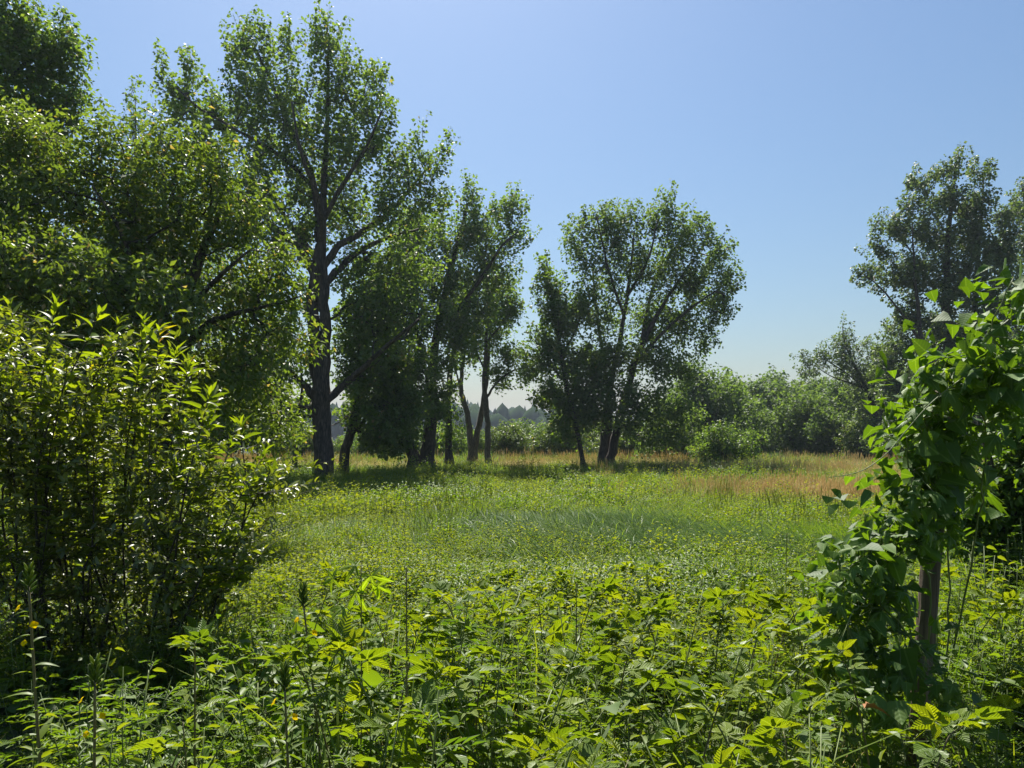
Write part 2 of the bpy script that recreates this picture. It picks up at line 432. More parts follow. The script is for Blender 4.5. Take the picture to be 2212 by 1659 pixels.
def build_tree(name, label, cat, base, stems, limbs, targets, rng, leaf=dict(), mats=('bark', 'twig', 'maple'), group=None,
               shoot=1.0, rc=.3, per=70, upb=.8, droop=0.0, twig_r=.0075, parent_label=None, cut=None):
    """stems/limbs: lists of (n,4) world arrays x,y,z,r. targets: (n,3) shoot positions."""
    base = np.asarray(base, float)
    root = empty(name, base)
    tag(root, label, cat, group)
    P0, par0 = [], []
    for kind, ls in (('trunk', stems), ('limb', limbs)):
        for ln in ls:
            s = smooth_line(ln, 4)
            s[1:-1, :3] += rng.randn(len(s) - 2, 3) * s[1:-1, 3:4] * .14
            mbk = MB()
            r = s[:, 3].copy()
            if kind == 'trunk' and len(r) > 3: r[0] *= 1.45; r[1] *= 1.15
            v, c, i = tube(s[:, :3] - base, r, 12 if r.max() > .12 else 7)
            v = v + rng.randn(*v.shape) * r.mean() * .06
            mbk.add(v, c, i)
            link(kind, mbk.mesh(kind, M[mats[0]], True), root)
            st = len(P0)
            for k in range(len(s)):
                if s[k, 2] - base[2] > 1.2 or kind == 'limb':
                    P0.append(s[k, :3]); par0.append(-1)
    if not P0: P0, par0 = [stems[0][-1][:3]], [-1]
    arr, par, br, tips = attach_growth(np.array(P0), par0, np.asarray(targets), rng, droop)
    cnt = np.zeros(len(arr)); 
    for ids in br: cnt[ids[-1]] += 1
    for k in range(len(arr) - 1, -1, -1):
        if par[k] >= 0: cnt[par[k]] += cnt[k]
    tw = MB()
    for ids in br:
        rad = twig_r * np.maximum(cnt[ids], 1) ** .5
        rad[0] = min(rad[0], rad[1] * 1.15)
        rad[-1] *= .7
        v, c, i = tube(arr[ids] - base, rad, 5 if rad[1] > .03 else 4)
        tw.add(v, c, i)
    # shoots with leaves
    T = np.array([t_[0] for t_ in tips]); Dv = np.array([t_[1] for t_ in tips])
    ctr = T.mean(0)
    outw = unit((T - ctr) * [1, 1, .6])
    sd_ = unit(Dv * .55 + np.array([0, 0, upb]) + outw * .45 + rng.randn(len(T), 3) * .22)
    Ls = shoot * rng.uniform(.6, 1.25, len(T))
    for k in range(len(T)):
        v, c, i = tube(np.array([T[k] - sd_[k] * Ls[k] * .4, T[k] + sd_[k] * Ls[k] * .2, T[k] + sd_[k] * Ls[k] * .58 + rng.randn(3) * .03]) - base, [twig_r * .7, twig_r * .5, twig_r * .25], 3)
        tw.add(v, c, i)
    o = link('twigs', tw.mesh('twigs', M[mats[1]], True), root); tag(o, kind='stuff')
    per = int(per * leaf.get('dens', 1.0))
    n = len(T) * per
    ci = np.repeat(np.arange(len(T)), per)
    tt = rng.uniform(-.9, .62, n)
    rd = rng.randn(n, 3); rd = unit(rd - (rd * sd_[ci]).sum(1, keepdims=True) * sd_[ci])
    rr = .88 * rc * rng.uniform(.5, 1.35, len(T))[ci] * (1 - .95 * np.maximum(tt + .1, 0)) * rng.rand(n) ** .6
    pos = T[ci] + sd_[ci] * (tt * Ls[ci])[:, None] + rd * rr[:, None]
    ax = rd * .9 + sd_[ci] * .25 + rng.randn(n, 3) * .35 + np.array([0, 0, -.35])
    nm = np.array([-.02, .16, .62]) + rd * .25 + rng.randn(n, 3) * .52
    ln = leaf.get('len', .12) * rng.uniform(.65, 1.25, n)
    clump = rng.rand(len(T))
    tint = np.clip(.34 * clump[ci] + .50 * rng.rand(n) + .14 * np.maximum(tt, 0) - leaf.get('dull', 0.0), 0, .93)
    tint[rng.rand(n) < leaf.get('odd', .015)] = 1.0
    keep = (pos[:, 2] > .12) & (rng.rand(n) < np.clip(.45 + .9 * clump[ci][::1], 0, 1))
    if cut is not None: keep &= ~cut(pos)
    v, c, i, ti, uv = leaves((pos - base)[keep], ax[keep], nm[keep], ln[keep], ln[keep] * leaf.get('w', .8), tint[keep], leaf.get('kind', 'diamond'))
    link('crown', mesh('crown', v, c, i, M[mats[2]], {'tint': ti}), root)
    return root

def W(Y, pts):
    """photo polyline (x, y, radius[, dY]) -> world x,y,z,r"""
    return np.array([[*at(p[0], p[1], Y + (p[3] if len(p) > 3 else 0)), p[2]] for p in pts])

def lobes(Y, ls, n, rng, shell=2.1):
    """shoot positions spread through the volume of lobes (x, y, rx, ry[, dY, depth radius])"""
    s = Y / FD
    V = []; wts = []
    for l in ls:
        rx, ry = l[2] * s, l[3] * s
        rd = l[5] if len(l) > 5 else max(rx, min(ry, 2.0)) * .95
        V.append((at(l[0], l[1], Y) + [0, l[4] if len(l) > 4 else 0, 0], rx, rd, ry)); wts.append((rx * ry * rd) ** .72)
    wts = np.array(wts) / sum(wts)
    cnt = np.maximum(2, np.round(wts * n)).astype(int)
    pts = []
    for (c, a, b_, h), k in zip(V, cnt):
        d = unit(rng.randn(k, 3)) * (rng.rand(k, 1) ** (1 / shell))
        pts.append(c + d * [a, b_, h])
    p = np.concatenate(pts)
    return p[p[:, 2] > .5]

# --- the tall maple
rng = np.random.RandomState(11)
Y = 26.0
base = at(703, 1040, Y); base[2] = ground_z(base[0], base[1])
stems = [W(Y, [(703, 1052, .40), (699, 985, .36), (694, 900, .33), (690, 830, .31), (680, 740, .22), (677, 650, .20), (684, 560, .17), (692, 511, .15), (672, 377, .11), (632, 287, .09), (600, 210, .06), (555, 110, .03)]),
         W(Y, [(692, 850, .26), (703, 760, .21), (701, 670, .20), (696, 600, .18), (697, 500, .14), (700, 400, .11), (706, 280, .08), (709, 170, .05), (710, 80, .02)])]
limbs = [W(Y, [(688, 868, .15), (655, 830, .12), (620, 795, .09, -.5), (580, 730, .06, -1), (540, 690, .03, -1.5)]),
         W(Y, [(702, 868, .16), (742, 832, .13), (790, 790, .10, -.5), (850, 735, .07, -1.2), (905, 690, .035, -2)]),
         W(Y, [(699, 620, .15), (735, 577, .13, .3), (790, 535, .10, .8), (850, 510, .07, 1), (905, 495, .04, 1.4)]),
         W(Y, [(698, 575, .15), (735, 530, .12), (800, 490, .10, .5), (850, 450, .08, .8), (880, 415, .06, 1), (935, 350, .03, 1)]),
         W(Y, [(680, 600, .14), (655, 545, .12, -.4), (610, 505, .09, -.8), (565, 462, .07, -1), (525, 434, .05, -1.4), (470, 400, .03, -1.6)]),
         W(Y, [(683, 560, .12), (655, 520, .10, .5), (612, 464, .08, 1), (583, 408, .06, 1.5), (545, 340, .04, 2)]),
         W(Y, [(672, 400, .08), (610, 340, .07, -.5), (520, 285, .05, -.8), (440, 240, .04, -1), (380, 190, .03, -1)]),
         W(Y, [(698, 480, .10), (740, 400, .08, -.6), (790, 320, .06, -1.2), (825, 240, .03, -1.4)]),
         W(Y, [(694, 530, .10), (690, 440, .09, -1), (650, 330, .06, -2), (630, 220, .03, -2.2)]),
         W(Y, [(690, 900, .10), (664, 880, .07, -.6), (630, 880, .05, -1.2), (590, 915, .03, -1.6)])]
lb = [(545, 118, 46, 78), (548, 55, 12, 28), (510, 105, 12, 30), (577, 90, 10, 38), (625, 115, 20, 52), (618, 75, 8, 22), (705, 112, 42, 74), (712, 55, 9, 26), (740, 90, 12, 34),
      (762, 195, 50, 80), (800, 170, 18, 40), (832, 205, 20, 42), (845, 260, 18, 22),
      (345, 130, 14, 14), (410, 135, 16, 50), (372, 205, 50, 48), (440, 250, 75, 50), (470, 190, 14, 30), (560, 240, 92, 100), (680, 280, 105, 110), (790, 320, 75, 85),
      (560, 390, 110, 95), (690, 420, 105, 95, 1.5), (890, 355, 62, 55), (905, 290, 12, 26), (950, 320, 26, 40), (850, 440, 85, 70), (935, 420, 50, 45),
      (480, 430, 85, 85), (400, 330, 80, 60), (600, 520, 95, 80), (790, 560, 95, 75, 1), (880, 560, 70, 60, 1), (570, 640, 70, 70), (600, 745, 70, 65, -.5),
      (800, 660, 85, 65, .6), (775, 745, 70, 55, .5), (870, 680, 70, 60), (585, 850, 48, 55), (745, 810, 40, 40, 1.5), (640, 640, 30, 70, 2), (740, 640, 30, 60, 2), (620, 900, 45, 22), (735, 885, 34, 40, 2), (600, 800, 60, 50, -.4), (560, 900, 50, 50, .5), (650, 760, 34, 50, 1.5), (770, 800, 60, 45, .8)]
def cut_main(p):
    x = CXD + p[:, 0] / p[:, 1] * FD; y = HZD - (p[:, 2] - H) / p[:, 1] * FD
    return (np.abs(x - 690) < 26) & (y > 500) & (p[:, 1] < 26.6)
build_tree('maple_tree', 'tallest maple with thick dark double trunk and plumed crown', 'tree', base, stems, limbs, lobes(Y, lb, 1280, rng), rng,
           leaf=dict(len=.135, w=.85, dens=0.82), per=66, shoot=1.0, rc=.30, cut=cut_main)

# --- leaning second trunk right behind it
rng = np.random.RandomState(12)
Y = 28.5
base = at(738, 1018, Y); base[2] = ground_z(base[0], base[1])
build_tree('maple_tree', 'leaning dark trunk tree just behind the tallest maple', 'tree', base,
           [W(Y, [(735, 1026, .24), (748, 970, .19), (762, 915, .17), (770, 860, .15), (772, 790, .12), (790, 700, .08), (800, 620, .04)])],
           [W(Y, [(755, 945, .07), (775, 925, .06), (800, 890, .04), (835, 870, .025)]), W(Y, [(770, 850, .08), (810, 800, .06), (860, 760, .03)])],
           lobes(Y, [(810, 850, 62, 60), (845, 915, 55, 50, -.5), (790, 750, 70, 60), (870, 800, 60, 60), (815, 650, 60, 70), (760, 880, 30, 40, 1), (850, 950, 55, 34, -.3), (800, 930, 34, 40, .8), (890, 880, 50, 50)], 320, rng), rng,
           leaf=dict(len=.135, w=.85, dull=.1), per=64, shoot=.8, rc=.30, upb=.4)
# --- thin pole tree left of it
rng = np.random.RandomState(13)
Y = 30.0
base = at(637, 1012, Y); base[2] = ground_z(base[0], base[1])
build_tree('young_tree', 'slender young tree with thin straight trunk left of the thick double trunk', 'tree', base,
           [W(Y, [(637, 1018, .105), (638, 960, .09), (640, 905, .085), (652, 850, .05), (650, 780, .03)])],
           [W(Y, [(639, 915, .06), (610, 925, .045), (575, 950, .02)]), W(Y, [(640, 905, .05), (668, 880, .03)])],
           lobes(Y, [(600, 880, 45, 30), (655, 860, 30, 40, 1), (575, 935, 25, 20), (560, 850, 40, 50)], 80, rng), rng,
           leaf=dict(len=.13, w=.85, dull=.1), per=55, shoot=.7, rc=.28, upb=.3)

# --- second maple group with V-shaped base
rng = np.random.RandomState(14)
Y = 34.0
base = at(912, 1012, Y); base[2] = ground_z(base[0], base[1])
stems = [W(Y, [(920, 1016, .38), (926, 960, .33), (930, 900, .30), (932, 830, .26), (940, 740, .20), (960, 640, .15), (985, 540, .10), (1010, 440, .05)]),
         W(Y, [(900, 1016, .34), (886, 965, .28), (876, 920, .22), (860, 860, .17), (845, 780, .12), (830, 690, .08), (825, 600, .04)]),
         W(Y, [(970, 1005, .20, 1.5), (970, 940, .17, 1.5), (968, 860, .15, 1.5), (980, 760, .12, 1), (1010, 660, .08, 1), (1050, 560, .05, .5)])]
limbs = [W(Y, [(940, 740, .13), (990, 670, .10, -.6), (1040, 600, .08, -1.2), (1085, 530, .05, -1.6), (1120, 500, .03, -1.8)]),
         W(Y, [(935, 800, .12), (900, 720, .09, -1), (890, 620, .07, -1.4), (900, 520, .04, -1.6)]),
         W(Y, [(850, 800, .09), (800, 740, .07), (770, 690, .04)])]
lb = [(1110, 450, 26, 40), (1095, 425, 10, 24), (1125, 500, 30, 28), (1060, 500, 60, 65), (1020, 430, 22, 40), (1000, 500, 62, 60), (1070, 590, 62, 50), (980, 600, 80, 70), (900, 540, 75, 70, -1),
      (880, 640, 80, 70, -1), (960, 700, 80, 60, -1), (850, 740, 80, 60, -1), (1040, 680, 45, 45, -.5), (910, 800, 85, 50, -1.6), (840, 830, 60, 50), (880, 870, 50, 34, -1.8), (960, 850, 40, 34, -1),
      (850, 925, 45, 40, 1), (960, 930, 25, 40, 1.5), (900, 470, 50, 50, 1), (900, 900, 46, 40, -2), (855, 960, 30, 26, -1), (950, 880, 44, 44, -1.6), (1000, 740, 40, 50, -1)]
build_tree('maple_tree', 'broad maple with V-shaped cluster of dark trunks in the middle', 'tree', base, stems, limbs, lobes(Y, lb, 920, rng), rng,
           leaf=dict(len=.145, w=.85, dens=0.82, dull=.04), per=64, shoot=1.0, rc=.33)

# --- airy pair of pale trunks
rng = np.random.RandomState(15)
Y = 39.0
base = at(1026, 992, Y); base[2] = ground_z(base[0], base[1])
build_tree('alder_tree', 'airy twin-stemmed tree with pale trunks left of the straight pale trunk', 'tree', base,
           [W(Y, [(1018, 996, .20), (1016, 940, .17), (1006, 880, .15), (996, 840, .12), (1000, 780, .09), (1012, 700, .05)]),
            W(Y, [(1022, 996, .20), (1030, 945, .17), (1040, 890, .15), (1050, 830, .12), (1056, 760, .08), (1060, 690, .04)])],
           [W(Y, [(998, 850, .06), (985, 800, .04), (980, 750, .025)])],
           lobes(Y, [(1000, 760, 36, 40), (1012, 690, 40, 50), (1070, 720, 38, 40), (1060, 640, 34, 40), (985, 845, 18, 18), (1000, 640, 40, 50)], 130, rng), rng,
           leaf=dict(len=.15, w=.8), mats=('bark_pale', 'twig', 'maple'), per=52, shoot=.9, rc=.33)
rng = np.random.RandomState(16)
Y = 37.5
base = at(1055, 1000, Y); base[2] = ground_z(base[0], base[1])
build_tree('alder_tree', 'single straight pale trunk with small open crown in the gap', 'tree', base,
           [W(Y, [(1055, 1006, .17), (1054, 950, .15), (1050, 880, .14), (1047, 830, .12), (1050, 740, .09), (1058, 640, .05), (1068, 585, .02)])],
           [W(Y, [(1050, 860, .07), (1075, 825, .06), (1110, 800, .045), (1150, 790, .02)]), W(Y, [(1048, 800, .06), (1030, 760, .04), (1020, 720, .02)]), W(Y, [(1050, 740, .06), (1090, 690, .04), (1110, 640, .02)])],
           lobes(Y, [(1065, 610, 30, 40), (1080, 680, 44, 44), (1110, 760, 40, 34), (1140, 800, 30, 22), (1035, 720, 30, 40), (1090, 820, 24, 20), (1110, 640, 30, 40), (1060, 800, 26, 22)], 150, rng), rng,
           leaf=dict(len=.15, w=.8), mats=('bark_pale', 'twig', 'maple'), per=52, shoot=.9, rc=.33)

# --- narrow tree left of the round maple
rng = np.random.RandomState(17)
Y = 34.5
base = at(1262, 1014, Y); base[2] = ground_z(base[0], base[1])
build_tree('maple_tree', 'narrow spire-topped maple with thin leaning trunk beside the round maple', 'tree', base,
           [W(Y, [(1262, 1018, .13), (1252, 960, .12), (1238, 890, .12), (1222, 820, .11), (1208, 740, .09), (1195, 660, .06), (1182, 570, .02)])],
           [W(Y, [(1225, 830, .06), (1190, 790, .045), (1160, 750, .02)]), W(Y, [(1215, 770, .06), (1245, 710, .045), (1262, 660, .02)]), W(Y, [(1240, 900, .05), (1275, 850, .04), (1300, 810, .02)])],
           lobes(Y, [(1178, 580, 14, 34), (1190, 640, 34, 50), (1210, 690, 55, 45), (1255, 660, 34, 40), (1175, 740, 45, 40), (1235, 780, 60, 50), (1200, 850, 55, 45), (1255, 880, 50, 45), (1150, 790, 28, 28), (1225, 930, 34, 30), (1290, 800, 40, 60)], 330, rng), rng,
           leaf=dict(len=.145, w=.85, dull=.04, dens=1.25), per=62, shoot=.95, rc=.31)

# --- round maple
rng = np.random.RandomState(18)
Y = 35.0
base = at(1312, 1014, Y); base[2] = ground_z(base[0], base[1])
stems = [W(Y, [(1318, 1018, .24), (1326, 960, .21), (1338, 905, .19), (1355, 840, .17), (1380, 760, .13), (1420, 680, .10), (1470, 600, .06), (1520, 530, .03)]),
         W(Y, [(1300, 1018, .20), (1302, 960, .18), (1308, 890, .16), (1325, 800, .13), (1345, 700, .10), (1360, 600, .07), (1370, 500, .03)]),
         W(Y, [(1310, 1000, .15, .6), (1316, 940, .14, .6), (1318, 880, .12, .6), (1305, 780, .10, .6), (1290, 680, .07, .6), (1280, 580, .03, .6)])]
limbs = [W(Y, [(1370, 790, .10), (1430, 720, .08, -.6), (1500, 660, .06, -1), (1560, 620, .03, -1.2)]),
         W(Y, [(1385, 750, .10), (1400, 660, .08, .6), (1430, 560, .06, 1), (1450, 470, .03, 1)]),
         W(Y, [(1350, 690, .08), (1320, 600, .06, -.6), (1300, 520, .04, -1), (1290, 470, .02, -1)]),
         W(Y, [(1355, 640, .08), (1400, 560, .06, -.8), (1420, 480, .03, -1)])]
lb = [(1260, 480, 28, 36), (1235, 520, 22, 40), (1320, 490, 52, 50), (1310, 455, 18, 22), (1380, 480, 45, 45), (1440, 465, 42, 46), (1440, 430, 14, 20), (1500, 500, 46, 50), (1555, 540, 40, 44), (1580, 600, 22, 40),
      (1270, 570, 45, 55), (1350, 570, 70, 65), (1440, 570, 75, 70), (1520, 610, 65, 60), (1560, 670, 28, 45), (1300, 670, 60, 60), (1400, 680, 75, 60, 1), (1490, 700, 60, 50), (1530, 745, 26, 30),
      (1330, 770, 60, 50, -.6), (1420, 780, 60, 50, -.4), (1470, 800, 40, 36), (1390, 860, 55, 45, -1), (1440, 890, 50, 50), (1350, 860, 40, 40, -1.4), (1280, 860, 40, 50, -1), (1400, 940, 40, 40, .6), (1260, 900, 34, 34, -1), (1370, 915, 50, 40, -1.2), (1440, 950, 50, 34), (1310, 880, 40, 40, -1.6), (1480, 900, 34, 40)]
build_tree('maple_tree', 'round-crowned maple on several trunks standing alone at the meadow edge', 'tree', base, stems, limbs, lobes(Y, lb, 970, rng), rng,
           leaf=dict(len=.145, w=.85, dens=0.82), per=62, shoot=.95, rc=.31, mats=('bark', 'twig', 'maple_far'))

# --- left: small-leaved tree over the willow
rng = np.random.RandomState(19)
Y = 9.5
base = at(330, 1150, Y); base[2] = ground_z(base[0], base[1])
stems = [W(Y, [(345, 1196, .17), (352, 1000, .14), (368, 860, .12), (385, 740, .11), (400, 650, .09), (430, 560, .06), (470, 470, .03)])]
limbs = [W(Y, [(378, 780, .06), (440, 705, .045, -.1), (520, 675, .03, -.2), (600, 655, .018, -.2), (650, 640, .008, -.2)]),
         W(Y, [(388, 720, .05), (330, 640, .04, -.2), (290, 570, .03, -.4), (250, 480, .02, -.6), (200, 400, .01, -.8)]),
         W(Y, [(365, 860, .10), (280, 740, .08, .3), (180, 640, .06, .6), (60, 560, .04, .8), (-60, 500, .02, 1)]),
         W(Y, [(400, 650, .06), (380, 560, .05, .6), (360, 460, .04, 1), (350, 360, .02, 1.2)]),
         W(Y, [(395, 680, .04), (470, 600, .03, -.4), (540, 540, .012, -.6)]),
         W(Y, [(372, 830, .07), (450, 790, .05, .5), (540, 770, .03, .8)])]
lb = [(300, 300, 60, 35), (200, 300, 60, 50), (100, 320, 80, 60), (0, 300, 90, 90), (400, 340, 80, 45), (480, 380, 60, 45), (540, 470, 50, 55), (600, 560, 42, 50), (635, 650, 34, 50), (655, 730, 26, 40), (600, 730, 55, 50),
      (60, 450, 120, 90, -.3), (220, 430, 110, 80), (370, 450, 110, 80), (480, 500, 80, 70), (540, 610, 70, 60), (450, 620, 80, 70, .4), (300, 570, 120, 80), (120, 590, 130, 90), (-80, 480, 110, 120), (-80, 660, 110, 100),
      (100, 720, 130, 80, .5), (240, 700, 90, 60, .8), (500, 740, 80, 50, .3), (420, 770, 80, 50, 1), (520, 830, 60, 50, 1), (450, 880, 60, 60, 1.6), (300, 850, 90, 70, 1.5), (120, 850, 110, 80, 1.6), (-40, 820, 90, 80, 1.5), (540, 900, 40, 40, 1.6),
      (160, 620, 110, 80, -1.4), (320, 660, 100, 70, -1.3), (460, 690, 90, 60, -1.2), (580, 800, 70, 50, -.6), (380, 800, 100, 60, -1.0), (220, 820, 110, 70, -1.0), (60, 800, 110, 80, -1.0), (480, 880, 80, 60, -.4), (560, 960, 50, 40, .6), (340, 950, 110, 60, .2), (150, 960, 110, 60, .2)]
build_tree('cherry_tree', 'broad small-leaved tree with yellowish glinting leaves behind the willow bush', 'tree', base, stems, limbs, lobes(Y, lb, 1500, rng, 2.6) + rng.randn(1, 3) * 0, rng,
           leaf=dict(len=.082, w=.5, kind='diamond', odd=.03), mats=('bark', 'twig', 'cherry'), per=62, shoot=.62, rc=.22, upb=.22, droop=.3, twig_r=.0035)

# --- upper left: taller dark tree behind
rng = np.random.RandomState(20)
Y = 14.5
base = at(-120, 1105, Y); base[2] = ground_z(base[0], base[1])
stems = [W(Y, [(-120, 1110, .30), (-115, 900, .25), (-100, 650, .20), (-80, 400, .15), (-60, 150, .10), (-50, -100, .05)])]
limbs = [W(Y, [(-95, 560, .12), (-20, 430, .09), (60, 320, .06), (120, 240, .03)]), W(Y, [(-75, 320, .09), (0, 200, .06), (80, 110, .03)]),
         W(Y, [(-105, 700, .12), (-10, 620, .08, -1), (80, 560, .04, -2)])]
lb = [(20, 20, 42, 50), (60, 60, 40, 40), (120, 110, 46, 50), (155, 95, 14, 40), (100, 190, 60, 50), (155, 205, 22, 32), (40, 130, 70, 60), (-40, 60, 90, 90), (60, 260, 80, 60), (140, 270, 36, 30), (-40, 220, 90, 80), (-60, 400, 90, 90), (60, 380, 80, 70),
      (-60, 600, 90, 90), (60, 560, 90, 70), (0, 760, 120, 80), (130, 700, 90, 70), (165, 235, 28, 26), (120, 240, 50, 34), (170, 150, 16, 26), (90, 90, 40, 40), (150, 60, 10, 26)]
build_tree('leafy_tree', 'tall dark green tree rising at the upper left edge', 'tree', base, stems, limbs, lobes(Y, lb, 760, rng), rng,
           leaf=dict(len=.105, w=.62, dens=.8), mats=('bark', 'twig', 'maple'), per=70, shoot=.65, rc=.26, upb=.3, twig_r=.0045)

# --- behind: slim spire between the left trees and the tallest maple, plus dark fill trees there
rng = np.random.RandomState(21)
Y = 33.0
base = at(300, 1005, Y); base[2] = ground_z(base[0], base[1])
build_tree('maple_tree', 'maple whose slim spire top shows left of the tallest maple', 'tree', base,
           [W(Y, [(300, 1008, .26), (300, 800, .2), (298, 600, .14), (295, 400, .08), (292, 215, .02)])],
           [W(Y, [(300, 620, .1), (370, 520, .07), (430, 440, .03)]), W(Y, [(300, 640, .1), (220, 560, .07), (160, 480, .03)])],
           lobes(Y, [(290, 225, 9, 32), (297, 260, 20, 40), (300, 340, 50, 60), (360, 420, 70, 70), (420, 560, 90, 90), (250, 480, 80, 90), (320, 600, 120, 90), (470, 700, 80, 80), (330, 780, 110, 80), (480, 850, 70, 70)], 420, rng), rng,
           leaf=dict(len=.15, w=.85, dull=.06), per=56, shoot=1.0, rc=.33)

# --- right: big poplar-like trees
rng = np.random.RandomState(22)
Y = 38.0
base = at(2056, 1000, Y); base[2] = ground_z(base[0], base[1])
stems = [W(Y, [(2056, 1000, .34), (2054, 900, .30), (2050, 800, .27), (2046, 700, .22), (2044, 600, .17), (2050, 500, .12), (2060, 400, .06), (2064, 345, .02)]),
         W(Y, [(2090, 1000, .26, 1), (2096, 880, .22, 1), (2100, 760, .19, 1), (2106, 640, .14, 1), (2118, 500, .08, 1), (2125, 390, .03, 1)]),
         W(Y, [(2020, 990, .2, -1), (2005, 900, .17, -1), (1995, 800, .14, -1), (1985, 690, .1, -1), (1975, 580, .06, -1), (1970, 480, .02, -1)])]
limbs = [W(Y, [(1990, 740, .08, -1), (1950, 680, .06, -1.3), (1900, 620, .04, -1.5), (1862, 590, .02, -1.6)]), W(Y, [(2046, 680, .1), (2000, 590, .07, .5), (1950, 520, .04, .8), (1920, 490, .02, 1)]),
         W(Y, [(2100, 720, .1, 1), (2150, 620, .07, .5), (2180, 520, .04, .2)])]
lb = [(2062, 350, 26, 26), (2040, 372, 24, 26), (2122, 365, 26, 34), (1985, 400, 34, 34), (2040, 430, 60, 50), (2110, 430, 45, 45), (1960, 440, 26, 30), (1920, 485, 34, 34), (1985, 500, 60, 50), (2070, 520, 70, 60), (1900, 540, 32, 26), (2140, 520, 60, 60),
      (1868, 590, 28, 26), (1930, 590, 60, 45), (2020, 600, 80, 60), (2110, 620, 70, 70), (1960, 680, 66, 50), (2050, 700, 80, 60), (2140, 720, 70, 70), (1940, 750, 50, 45), (2020, 790, 80, 60), (2110, 810, 70, 60), (1960, 830, 60, 50), (2050, 880, 80, 60), (1975, 910, 60, 50), (2140, 900, 70, 60), (1925, 860, 50, 60, -1), (1940, 930, 60, 40, -1), (2020, 950, 70, 40, -1), (1915, 800, 34, 40), (2165, 470, 34, 40), (2175, 560, 40, 50), (2180, 650, 40, 60), (2090, 480, 40, 40)]
build_tree('poplar_tree', 'big grey-green poplar with several trunks at the right of the meadow', 'tree', base, stems, limbs, lobes(Y, lb, 1080, rng), rng,
           leaf=dict(len=.155, w=.78, dens=1.3), mats=('bark', 'twig', 'poplar'), per=60, shoot=.7, rc=.36, upb=.35)
rng = np.random.RandomState(23)
Y = 41.0
base = at(2235, 1000, Y); base[2] = ground_z(base[0], base[1])
build_tree('poplar_tree', 'second grey-green poplar cut off by the right edge', 'tree', base,
           [W(Y, [(2235, 1000, .34), (2235, 800, .26), (2230, 600, .18), (2215, 450, .08), (2205, 390, .02)])],
           [W(Y, [(2232, 620, .1), (2270, 540, .07), (2300, 460, .03)]), W(Y, [(2235, 760, .1), (2190, 700, .07), (2160, 650, .03)])],
           lobes(Y, [(2203, 395, 12, 26), (2190, 450, 34, 40), (2235, 450, 50, 60), (2200, 540, 50, 50), (2270, 540, 70, 70), (2200, 650, 60, 60), (2280, 660, 80, 80), (2200, 760, 60, 60), (2270, 800, 80, 80), (2210, 880, 80, 60)], 330, rng), rng,
           leaf=dict(len=.165, w=.78), mats=('bark', 'twig', 'poplar'), per=58, shoot=.7, rc=.38, upb=.35)
# feathery pale tree with arching branch
rng = np.random.RandomState(24)
Y = 46.0
base = at(1905, 985, Y); base[2] = ground_z(base[0], base[1])
build_tree('birch_tree', 'feathery pale tree arching left in front of the hazy hill', 'tree', base,
           [W(Y, [(1905, 990, .16), (1898, 930, .14), (1880, 860, .12), (1850, 800, .09), (1825, 740, .05), (1820, 705, .02)]),
            W(Y, [(1925, 985, .14), (1920, 900, .12), (1905, 820, .09), (1890, 750, .05)])],
           [W(Y, [(1950, 895, .10), (1905, 855, .08), (1850, 832, .06), (1800, 815, .035), (1760, 790, .02)]), W(Y, [(1870, 840, .05), (1820, 800, .04), (1770, 770, .02)])],
           lobes(Y, [(1822, 710, 16, 20), (1815, 740, 30, 26), (1780, 770, 36, 22), (1740, 775, 24, 18), (1835, 780, 50, 26), (1880, 750, 34, 30), (1900, 800, 40, 34), (1745, 800, 22, 14), (1910, 860, 40, 30), (1925, 760, 30, 40), (1895, 890, 50, 40), (1870, 850, 40, 30), (1930, 930, 50, 50), (1850, 815, 40, 26)], 300, rng), rng,
           leaf=dict(len=.15, w=.7, dens=1.4), mats=('bark', 'twig', 'poplar'), per=44, shoot=.8, rc=.36, upb=.15)

# --- background bushes and trees: a few built ones, copied and turned
def generic(name, label, group, h, wd, seed, mats, nsh=150, per=44, llen=.2, upb=.5, trunk=True):
    rng = np.random.RandomState(seed)
    st = [np.array([[0, 0, -.15, .12 * h / 6], [.1, .05, h * .3, .09 * h / 6], [-.05, .1, h * .6, .06 * h / 6], [0, 0, h * .88, .02]])]
    for k in range(3):
        a = rng.rand() * 6.28
        st.append(np.array([[.15 * math.cos(a), .15 * math.sin(a), -.1, .07 * h / 6], [wd * .2 * math.cos(a), wd * .2 * math.sin(a), h * .35, .05 * h / 6], [wd * .32 * math.cos(a), wd * .32 * math.sin(a), h * .7, .015]]))
    T = []
    for k in range(nsh):
        d = unit(rng.randn(3)); r = rng.rand() ** .42
        z = h * .5 + d[2] * r * h * .46
        sc_ = (1.0 - .35 * max(0, (z / h - .55)) / .45)
        a = math.atan2(d[1], d[0]); wob = 1 + .22 * math.sin(3 * a + seed) + .15 * math.sin(5 * z / h + seed + a)
        T.append([d[0] * r * wd * .5 * sc_ * wob, d[1] * r * wd * .5 * sc_ * wob, max(.25, z)])
    return build_tree(name, label, 'tree' if h > 3.5 else 'bush', (0, 0, 0), st, [], np.array(T), rng, leaf=dict(len=llen, w=.8, dull=.06 + .16 * (seed % 2), dens=1.15), mats=mats, group=group,
                      per=per, shoot=h * .13 + .2, rc=h * .045 + .16, upb=upb, twig_r=.006)

